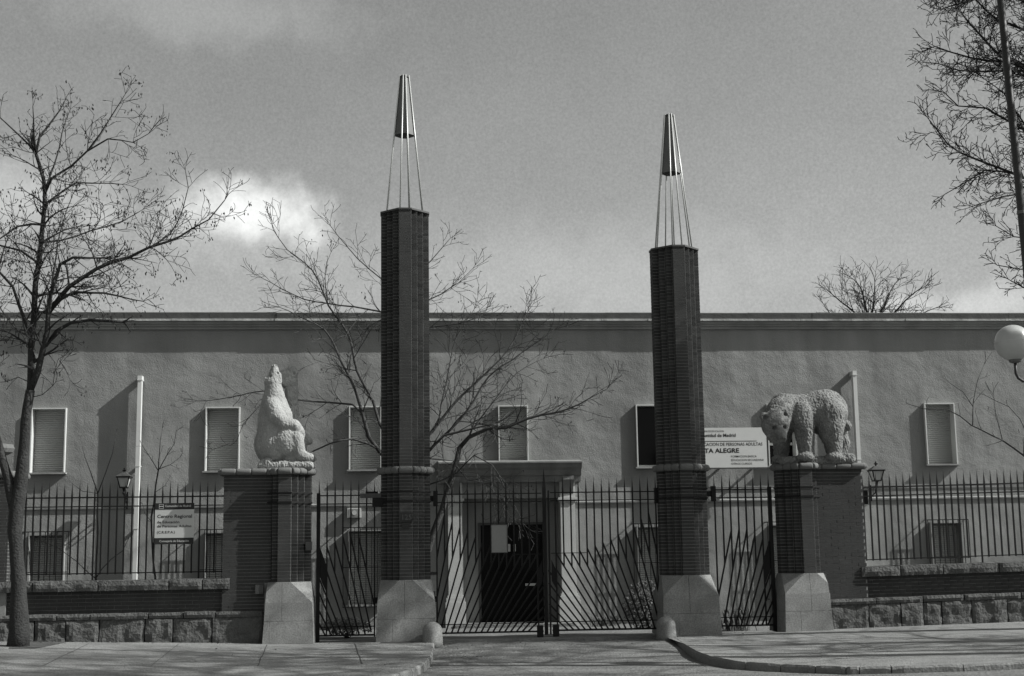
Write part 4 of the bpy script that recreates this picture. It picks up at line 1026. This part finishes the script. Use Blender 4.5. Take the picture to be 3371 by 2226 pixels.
def guided(name_thing, label, base, Y, trunk, limbs, cfg, seed, mats=('bark', 'twig'), pods=0, group='bare trees', depth=.9, spread=1.0):
    """trunk and limbs follow measured polylines (px,py,[depth]); twigs are grown on them"""
    r_ = random.Random(seed); o = thing(name_thing, label, 'tree', base, group)
    tm = MB()
    def line(pl, r0, r1, sag):
        P_ = []; n_ = len(pl)
        for i, q in enumerate(pl):
            y = Y + (q[2] if len(q) > 2 else sag * (i / max(1, n_ - 1)))
            P_.append(U(q[0], q[1], y))
        # refine with a little wobble
        out = []
        for i in range(len(P_) - 1):
            k = max(1, int((P_[i + 1] - P_[i]).length / .22))
            for j in range(k):
                a0 = P_[max(0, i - 1)]; a1 = P_[i]; a2 = P_[i + 1]; a3 = P_[min(len(P_) - 1, i + 2)]; t = j / k
                c = .5 * ((2 * a1) + (a2 - a0) * t + (2 * a0 - 5 * a1 + 4 * a2 - a3) * t * t + (3 * a1 - a0 - 3 * a2 + a3) * t ** 3)
                out.append(c + wander(r_, .012 * (1 if i or j else 0)))
        out.append(P_[-1]); m_ = len(out)
        return out, [r0 + (r1 - r0) * (i / (m_ - 1)) for i in range(m_)]
    ends = []; crown = MB()
    for pl, rr_ in trunk:
        # radii per control point
        pts, _ = line(pl, 1, 1, 0); n_ = len(pts); rs = []
        for i in range(n_):
            t = i / (n_ - 1) * (len(rr_) - 1); k = min(len(rr_) - 2, int(t)); rs.append(rr_[k] + (rr_[k + 1] - rr_[k]) * (t - k))
        tm.tube(pts, rs, 10)
    tm.build('trunk', M[mats[0]], o, smooth=True)
    for pl, r0, r1, sag, twl in limbs:
        pts, rs = line(pl, r0, r1, sag)
        MB().tube(pts, rs, 7).build('limb', M[mats[0]], o, smooth=True)
        Ls = sum((pts[i + 1] - pts[i]).length for i in range(len(pts) - 1)); nb = int(Ls * cfg['main']); ph = r_.random() * 6
        for k in range(nb):
            t = .12 + .88 * (k + r_.random()) / nb; i = min(len(pts) - 2, int(t * (len(pts) - 1))); q = pts[i]
            ax = (pts[i + 1] - pts[i]).normalized(); o_ = ax.orthogonal().normalized(); ph += 2.4 + r_.uniform(-.7, .7)
            sd = o_ * cos(ph) + ax.cross(o_) * sin(ph); an = radians(r_.uniform(*cfg['ang'])); sd.y *= depth
            grow(crown, q, (ax * cos(an) + sd * sin(an)).normalized(), twl * r_.uniform(.45, 1.1) * (1.2 - .45 * t), max(cfg['rmin'], rs[i] * .5), cfg['lev'], r_, cfg['up'], cfg, ends)
        ax = (pts[-1] - pts[-2]).normalized()
        for k in range(3): grow(crown, pts[-1], (ax + wander(r_, .6)).normalized(), twl * .6, max(cfg['rmin'], r1 * .8), max(0, cfg['lev'] - 1), r_, cfg['up'], cfg, ends)
    crown.build('crown', M[mats[1]], o, fix=False)
    if pods:
        pm = MB()
        for (p, d) in ends:
            if r_.random() > pods: continue
            for k in range(r_.randint(2, 4)):
                q = p + wander(r_, .06); a_ = r_.random() * 6.3; L_ = r_.uniform(.04, .075); wv = Vector((cos(a_), sin(a_), 0)) * .014; dn_ = Vector((r_.uniform(-.3, .3), r_.uniform(-.3, .3), -1)).normalized() * L_
                pm.add([q, q + dn_ * .5 + wv, q + dn_, q + dn_ * .5 - wv], [(0, 1, 2, 3)])
        stuff(pm.build('seed_pods', M['pods'], o, fix=False))
    return o
cfg1 = dict(step=.13, wig=.24, rmin=.0044, dens={3: 3.2, 2: 6.8, 1: 9.5}, ang=(28, 70), frac=(.38, .68), main=5.4, lev=2, up=.05)
b0 = on_ground(58, 2128)
YT = b0.y
guided('street_tree', 'bare street tree with forked trunk and hanging seed pods at the left edge', b0, YT,
    [([(58, 2140), (64, 2080), (64, 2000), (57, 1850), (50, 1750), (56, 1680), (64, 1620), (76, 1500), (88, 1350), (100, 1285)], [.19, .15, .12, .112, .115, .125, .108, .088, .08, .078]),
     ([(52, 1700), (34, 1620), (12, 1530), (-12, 1450), (-45, 1300)], [.09, .08, .068, .06, .05])],
    [([(98, 1300), (103, 1200), (108, 1080), (120, 930), (134, 800), (149, 640), (136, 560), (118, 505)], .062, .03, .3, .9),
     ([(118, 505), (129, 453), (166, 407), (215, 330)], .026, .008, .2, .5),
     ([(118, 505), (112, 440), (108, 350)], .022, .007, -.2, .45),
     ([(118, 505), (60, 440), (0, 390), (-60, 340)], .02, .007, -.3, .7),
     ([(98, 1290), (122, 1225), (140, 1150), (154, 1095), (166, 975), (178, 929), (201, 872), (241, 849), (339, 849)], .06, .014, -.5, .8),
     ([(160, 1030), (200, 975), (230, 946), (321, 883), (419, 849), (488, 817), (557, 797), (631, 754), (689, 722), (740, 659)], .045, .009, -.3, .85),
     ([(488, 817), (560, 770), (600, 690), (618, 620), (610, 560)], .016, .006, .3, .6),
     ([(321, 883), (360, 860), (430, 845), (520, 800), (575, 750)], .016, .006, .4, .7),
     ([(164, 1025), (200, 985), (241, 963), (344, 966), (471, 992)], .03, .008, -.6, .65),
     ([(150, 1140), (187, 1089), (232, 1062), (295, 1053), (406, 1060)], .034, .024, -.4, .35),
     ([(150, 690), (158, 665), (212, 625), (253, 602), (402, 607)], .022, .007, .4, .8),
     ([(147, 640), (172, 585), (235, 550), (287, 498), (356, 458), (436, 470), (488, 441)], .024, .006, -.4, .75),
     ([(287, 498), (330, 440), (367, 384), (413, 309)], .015, .006, -.2, .65),
     ([(150, 620), (180, 540), (205, 440), (232, 360)], .018, .006, .5, .5),
     ([(149, 740), (57, 745), (0, 785), (-80, 800)], .024, .009, -.3, .8),
     ([(126, 866), (69, 826), (0, 808), (-80, 790)], .022, .009, .3, .8),
     ([(104, 1110), (86, 1061), (40, 946), (0, 897), (-70, 820)], .036, .012, -.4, .8),
     ([(130, 800), (200, 790), (300, 760), (400, 730), (470, 690)], .018, .006, .6, .8),
     ([(166, 975), (190, 800), (215, 700), (240, 640)], .018, .006, .2, .8),
     ([(-45, 1300), (-60, 1100), (-20, 950), (20, 800)], .04, .01, .3, .8),
     ([(100, 1260), (60, 1240), (20, 1255), (-20, 1260)], .008, .004, .2, .4), ([(95, 1310), (140, 1300), (175, 1270), (190, 1180), (230, 1250)], .008, .004, -.3, .5)],
    cfg1, 3, ('bark', 'twig'), .42, 'bare trees around the gate')

cfg2 = dict(step=.13, wig=.20, rmin=.0046, dens={3: 2.4, 2: 5.6, 1: 7.5}, ang=(25, 62), frac=(.40, .68), main=5.4, lev=2, up=.06)
YM = 2.1
guided('yard_tree', 'bare many-stemmed tree in the yard behind the taller pillar', Vector((U(1370, 2060, YM).x, YM, -.05)), YM,
    [([(1372, 2075), (1385, 1900), (1425, 1765), (1455, 1680), (1490, 1560), (1513, 1472)], [.11, .085, .07, .063, .056, .05]),
     ([(1368, 2075), (1352, 1900), (1335, 1650), (1300, 1540), (1255, 1490)], [.11, .085, .07, .06, .052]),
     ([(1350, 1850), (1350, 1600), (1340, 1400), (1330, 1150), (1325, 950)], [.07, .06, .05, .038, .02])],
    [([(1513, 1474), (1543, 1440), (1604, 1413), (1664, 1407), (1738, 1377), (1872, 1347), (1939, 1313), (1999, 1280)], .045, .007, -.4, .9),
     ([(1390, 1510), (1423, 1470), (1463, 1434), (1557, 1413), (1640, 1390)], .034, .012, -.2, .8),
     ([(1345, 1500), (1423, 1420), (1503, 1320), (1590, 1239), (1671, 1152), (1738, 1025)], .036, .007, .4, .9),
     ([(1463, 1434), (1537, 1353), (1610, 1239), (1684, 1186), (1825, 1085)], .028, .007, .1, .9),
     ([(1400, 1600), (1500, 1560), (1560, 1500), (1620, 1530), (1680, 1640), (1720, 1720)], .016, .005, -.9, .8),
     ([(1500, 1530), (1540, 1580), (1600, 1590), (1680, 1700)], .012, .005, -.8, .7),
     ([(1252, 1490), (1215, 1440), (1192, 1360), (1175, 1293), (1121, 1186), (1068, 1085), (920, 1012)], .042, .006, -.3, .8),
     ([(1330, 1500), (1249, 1393), (1229, 1320), (1175, 1219), (1148, 1105), (1081, 1005), (1028, 891), (947, 821), (900, 757)], .036, .007, .3, .85),
     ([(1192, 1360), (1162, 1333), (987, 1316), (866, 1286), (759, 1308), (650, 1320)], .022, .006, .8, .7),
     ([(1249, 1480), (1162, 1444), (1090, 1460), (1028, 1487)], .024, .014, -.6, .4),
     ([(1330, 1060), (1252, 1025), (1121, 1005), (1001, 985), (867, 918)], .022, .006, .2, .8),
     ([(1330, 1100), (1420, 1079), (1510, 1065), (1590, 1038)], .02, .006, -.3, .8),
     ([(1328, 1030), (1420, 985), (1510, 931), (1557, 884)], .018, .006, .2, .8),
     ([(1326, 960), (1420, 858), (1483, 784)], .016, .006, .1, .6),
     ([(1326, 980), (1255, 918), (1175, 851), (1088, 744)], .016, .006, -.2, .75),
     ([(1080, 1005), (1070, 900), (1090, 830)], .01, .005, .2, .5),
     ([(1557, 1413), (1640, 1300), (1700, 1230), (1790, 1180)], .016, .005, .4, .8),
     ([(1440, 1400), (1470, 1250), (1500, 1120), (1560, 1020)], .018, .006, .6, .9),
     ([(857, 1333), (800, 1400), (780, 1450), (700, 1480)], .008, .004, .2, .4)],
    cfg2, 8, ('bark2', 'bark2'), .07, 'bare trees around the gate')

cfg3 = dict(step=.14, wig=.22, rmin=.0058, dens={3: 2.6, 2: 10, 1: 14}, ang=(25, 65), frac=(.38, .64), main=11, lev=2, up=.03)
XR, YR = 14.6, -2.6
def rt(pts): return pts
guided('street_tree', 'large dark bare tree reaching in from the right edge behind the lamp post', Vector((XR, YR, z_side(XR, YR))), YR,
    [([(3960, 2060), (3955, 1800), (3945, 1400), (3925, 1000), (3890, 600), (3850, 200), (3800, -200)], [.24, .19, .175, .15, .12, .09, .05])],
    [([(3890, 620), (3700, 420), (3500, 270), (3371, 215), (3301, 204), (3193, 191), (3078, 153)], .075, .010, .3, 0.72),
     ([(3870, 500), (3600, 330), (3400, 240), (3295, 185), (3225, 115), (3161, 38), (3120, -40)], .06, .010, -.3, 0.72),
     ([(3500, 290), (3400, 240), (3308, 233), (3155, 233), (3090, 210), (3045, 206)], .03, .007, -.5, 0.61),
     ([(3900, 800), (3600, 560), (3420, 450), (3320, 401), (3244, 357), (3155, 350), (3110, 306)], .06, .009, .2, 0.68),
     ([(3910, 950), (3650, 720), (3450, 620), (3333, 570), (3206, 523), (3123, 478), (3059, 395)], .06, .009, -.2, 0.72),
     ([(3333, 570), (3240, 560), (3180, 600), (3110, 640)], .018, .007, .3, 0.50),
     ([(3450, 640), (3350, 640), (3260, 660), (3200, 680)], .02, .007, -.4, 0.50),
     ([(3920, 1150), (3700, 980), (3500, 900), (3359, 886), (3282, 873)], .05, .008, .2, 0.50),
     ([(3500, 850), (3420, 790), (3340, 780), (3280, 745)], .018, .007, .2, .6),
     ([(3500, 950), (3430, 960), (3370, 950), (3320, 920)], .018, .007, .2, .5),
     ([(3860, 350), (3600, 150), (3420, 110), (3282, 64), (3212, 0), (3150, -60)], .055, .010, .1, 0.72),
     ([(3840, 150), (3600, 0), (3400, -20), (3250, -10), (3100, 30)], .05, .010, -.4, 0.72),
     ([(3650, 480), (3500, 460), (3400, 440), (3300, 300), (3240, 260)], .026, .008, .5, 0.65),
     ([(3600, 300), (3480, 150), (3380, 20), (3300, -60)], .026, .008, .2, 0.65)],
    cfg3, 21, ('bark', 'twig'), .0, 'bare trees around the gate')

# street trees outside the right edge: only their shadows reach the picture
def plain_tree(name, x, y, h, lo, seed, label, n_=12, dn=1.0):
    r_ = random.Random(seed); z0 = z_side(x, y) - .05; o = thing(name, label, 'tree', (x, y, z0), 'bare trees around the gate')
    pts = [Vector((x, y, z0))]; d = Vector((0, 0, 1))
    for i in range(12): d = (d + wander(r_, .06) + Vector((0, 0, .2))).normalized(); pts.append(pts[-1] + d * h * .07)
    MB().tube(pts, [.26, .2, .19, .18, .175, .17, .16, .15, .14, .125, .11, .09, .06], 9).build('trunk', M['bark'], o, smooth=True)
    cr = MB(); ends = []; c = dict(step=.3, wig=.2, rmin=.014, dens={3: 2.2 * dn, 2: 2.8 * dn, 1: 3.2 * dn}, ang=(25, 65), frac=(.4, .68), main=3, lev=2, up=.04)
    for k in range(n_):
        a_ = k * 2.4 + r_.random(); t = lo + (.97 - lo) * (k + .5) / n_; i = min(11, int(t * 12)); dd = Vector((cos(a_), sin(a_), r_.uniform(.25, .9))).normalized()
        grow(cr, pts[i].lerp(pts[i + 1], t * 12 - i), dd, h * r_.uniform(.2, .28) * (1.25 - .5 * t), .055, 3, r_, .04, c, ends)
    cr.build('crown', M['twig'], o, fix=False)
plain_tree('street_tree', 13.6, -6.9, 16.5, .68, 41, 'tall bare street tree beyond the right edge shading the driveway', 14)
plain_tree('street_tree', 17.5, -6.2, 13.0, .45, 57, 'tall bare street tree farther along the right pavement shading the wall', 12)
plain_tree('street_tree', 11.9, -9.6, 17.0, .66, 77, 'tall bare street tree near the photographer shading the left pavement', 14)
plain_tree('street_tree', 24.0, -8.0, 14.0, .4, 93, 'tall bare street tree at the far right shading the kerb', 10)

cfg4 = dict(step=.3, wig=.22, rmin=.0075, dens={3: 1.4, 2: 4.6, 1: 6.0}, ang=(22, 52), frac=(.4, .65), main=4.6, lev=2, up=.05)
YF = 24.0
guided('far_tree', 'distant bare tree showing above the roof at the right', Vector((U(2870, 1700, YF).x, YF, 0)), YF,
    [([(2880, 1800), (2872, 1500), (2868, 1200), (2866, 1080)], [.3, .26, .22, .18])],
    [([(2868, 1150), (2830, 1050), (2790, 1010), (2740, 970)], 0.062, 0.018, 0.6, 1.36),
     ([(2866, 1090), (2850, 1010), (2835, 950), (2810, 920)], 0.056, 0.015, -0.6, 1.36),
     ([(2866, 1090), (2875, 1000), (2880, 930)], 0.056, 0.015, 0.3, 1.36),
     ([(2866, 1100), (2905, 1020), (2930, 960), (2950, 930)], 0.056, 0.015, 0.8, 1.36),
     ([(2868, 1150), (2930, 1050), (2980, 990), (3030, 950)], 0.062, 0.015, -0.7, 1.27),
     ([(2868, 1180), (2960, 1080), (3040, 1030), (3090, 1010)], 0.050, 0.012, 0.3, 0.94),
     ([(2868, 1180), (2790, 1080), (2730, 1030), (2710, 1000)], 0.043, 0.012, 0.3, 0.85)],
    cfg4, 31, ('bark', 'twig'), 0, 'bare trees around the gate')
cfg5 = dict(step=.09, wig=.22, rmin=.0035, dens={3: 2.4, 2: 3.2, 1: 4.0}, ang=(30, 65), frac=(.35, .6), main=2.6, lev=1, up=.05)
guided('yard_tree', 'slender bare tree in the yard whose branches cross the rightmost window', Vector((U(3560, 1950, 2.6).x, 2.6, 0)), 2.6,
    [([(3560, 2030), (3550, 1850), (3530, 1750), (3500, 1640)], [.07, .055, .048, .04])],
    [([(3520, 1700), (3430, 1560), (3371, 1500), (3300, 1450), (3200, 1401), (3160, 1370), (3120, 1350), (3040, 1345), (2990, 1330)], .03, .006, -.3, .55),
     ([(3202, 1402), (3204, 1330), (3217, 1250), (3240, 1200)], .012, .005, .2, .5),
     ([(3204, 1340), (3170, 1290), (3125, 1260)], .008, .004, .2, .4),
     ([(3510, 1660), (3400, 1480), (3360, 1380), (3320, 1340), (3240, 1300)], .016, .005, .3, .55),
     ([(3300, 1450), (3280, 1370), (3270, 1300)], .008, .004, .1, .5)],
    cfg5, 15, ('bark', 'twig'), 0, 'bare trees around the gate')
YS_ = 1.6
guided('sapling', 'thin pale sapling forking above the left railing near the lantern', Vector((U(315, 1910, YS_).x, YS_, 0)), YS_,
    [([(316, 2080), (315, 1900), (321, 1750), (322, 1625)], [.022, .019, .017, .015])],
    [([(322, 1625), (300, 1560), (278, 1500), (264, 1438)], .011, .004, .1, .08), ([(322, 1625), (345, 1560), (372, 1490), (384, 1420)], .011, .004, -.1, .08),
     ([(322, 1625), (270, 1615), (235, 1590), (215, 1560)], .006, .003, .1, .1), ([(315, 1905), (250, 1850), (190, 1805), (145, 1785)], .009, .005, -.2, .12), ([(315, 1905), (365, 1840), (405, 1815), (420, 1780)], .010, .005, -.2, .12)],
    dict(cfg5, main=1.0, lev=0), 6, ('bark2', 'bark2'), 0, 'saplings behind the left railing')
guided('sapling', 'thin twiggy sapling rising behind the education sign', Vector((U(510, 1910, YS_).x, YS_, 0)), YS_,
    [([(512, 2080), (510, 1900), (498, 1750), (505, 1660), (521, 1550)], [.022, .019, .017, .015, .013])],
    [([(521, 1550), (523, 1500), (528, 1450), (535, 1410)], .010, .004, .1, .28), ([(521, 1550), (550, 1500), (575, 1460), (580, 1420)], .009, .004, -.1, .28),
     ([(521, 1550), (490, 1500), (470, 1470)], .008, .004, -.2, .22), ([(521, 1545), (560, 1530), (590, 1505), (600, 1490)], .008, .004, .2, .22), ([(500, 1720), (480, 1690), (470, 1660)], .006, .004, .2, .1), ([(512, 1620), (540, 1600), (560, 1570)], .006, .004, .2, .1)],
    dict(cfg5, main=4.5, lev=1), 9, ('bark', 'twig'), 0, 'saplings behind the left railing')

# shrub and weeds behind the gates
def leafball(name, label, px, py, Y, rx, rz, n_, seed, cat='shrub', m_='leaf'):
    r_ = random.Random(seed); c = U(px, py, Y); o = thing(name, label, cat, (c.x, Y, -.05)); mb = MB(); st = MB()
    for k in range(14):
        a_ = r_.random() * 6.3; q = Vector((c.x + cos(a_) * rx * .6 * r_.random(), Y + sin(a_) * rx * .5 * r_.random(), c.z + rz * r_.uniform(-.3, .9)))
        st.tube([(c.x + r_.uniform(-.06, .06), Y, -.05), ((c.x + q.x) / 2 + r_.uniform(-.05, .05), (Y + q.y) / 2, (q.z - .05) / 2), q], [.012, .009, .005], 4)
    for k in range(n_):
        v = wander(r_, 1)
        while v.length > 1 or nse(v.x, v.y, v.z, 2.6) < -.12: v = wander(r_, 1)
        p = Vector((c.x + v.x * rx, Y + v.y * rx * .7, max(.0, c.z + v.z * rz))); d = wander(r_, 1).normalized(); L_ = r_.uniform(.03, .06); s_ = d.orthogonal().normalized() * L_ * .35
        mb.add([p, p + d * L_ * .5 + s_, p + d * L_, p + d * L_ * .5 - s_], [(0, 1, 2, 3)])
    st.build('stems', M['twig'], o, fix=False); stuff(mb.build('foliage', M[m_], o, fix=False)); return o
leafball('shrub', 'dark leafy shrub against the building behind the right gate leaf', 2130, 1995, 2.6, .5, .52, 2600, 2)
leafball('shrub', 'low pale weeds growing behind the left side gate', 1140, 2062, 1.6, .5, .16, 900, 3, 'weeds', 'grass')
def tuft(label, px, Y, n_, h, seed):
    r_ = random.Random(seed); c = U(px, 2065, Y); mb = MB()
    for k in range(n_):
        x, y = c.x + r_.gauss(0, .12), Y + r_.gauss(0, .1); L_ = h * r_.uniform(.5, 1); dx, dy = r_.uniform(-.12, .12), r_.uniform(-.12, .12)
        mb.add([(x - .006, y, -.06), (x + .006, y, -.06), (x + dx * .5 + .004, y + dy * .5, L_ * .7), (x + dx, y + dy, L_)], [(0, 1, 2), (0, 2, 3)])
    o = tag(stuff(mb.build('grass_tuft', M['grass'], None, fix=False)), label, 'grass')
tuft('tuft of tall dry grass behind the right side gate', 2420, 1.4, 160, .42, 4)
tuft('low dry grass at the foot of the building right of the door', 1990, 3.9, 120, .18, 5)

# ------------------------------------------------------------------ lamp post at the right edge
YL = -5.4
zg_ = z_side(9.5, YL)
a, b = U(3294, 0, YL), U(3358.5, 660, YL)
dirn = (a - b).normalized(); t0 = (zg_ - b.z) / dirn.z; base = b + dirn * t0; top = b + dirn * ((13.0 - b.z) / dirn.z)
lp = thing('lamp_post', 'tall grey lamp post with a white globe at the right edge', 'lamp post', base)
MB().tube([base, base.lerp(top, .1), base.lerp(top, .5), top], [.085, .068, .060, .052], 20).build('pole', M['pole'], lp, smooth=True)
MB().lathe([(.13, 0), (.13, .03), (.10, .05), (.092, .5), (.075, .56)], tuple(base), 20).build('pole_base', M['pole'], lp, smooth=False)
zb = U(3365, 700, YL).z; c = b + dirn * ((zb - b.z) / dirn.z)
MB().tube([c - dirn * .025, c + dirn * .025], .068, 18).build('clamp_band', M['zinc'], lp)
gc_ = U(3331, 1129, YL); R_ = .272
stp = U(3338, 1205, YL); pj = b + dirn * ((U(3371, 1262, YL).z - .05 - b.z) / dirn.z)
arm = MB(); A0 = Vector((gc_.x + .03, YL, gc_.z - R_ - .03)); A1 = A0 + Vector((0, 0, -.16)); 
arm.tube([A0, A1, A1 + Vector((.03, 0, -.07)), A1 + Vector((.10, 0, -.12)), A1 + Vector((.2, 0, -.12)), Vector((pj.x, pj.y, A1.z - .06))], [.022] * 6, 10); arm.build('arm', M['pole'], lp, smooth=True)
gb = MB(); prof = [(max(.003, R_ * sin(pi * k / 24)), -R_ * cos(pi * k / 24)) for k in range(25)]
gb.lathe(prof, (gc_.x + .02, YL, gc_.z), 36); go = gb.build('globe', M['globe'], lp, smooth=True)
MB().lathe([(R_ * 1.004, -.008), (R_ * 1.012, -.008), (R_ * 1.012, .008), (R_ * 1.004, .008)], (gc_.x + .02, YL, gc_.z + .015), 36).build('seam_band', M['board'], go)
MB().lathe([(.05, 0), (.085, .02), (.10, .06), (.05, .065)], (gc_.x + .03, YL, gc_.z - R_ - .035), 20).build('globe_fitter', M['zinc'], go)
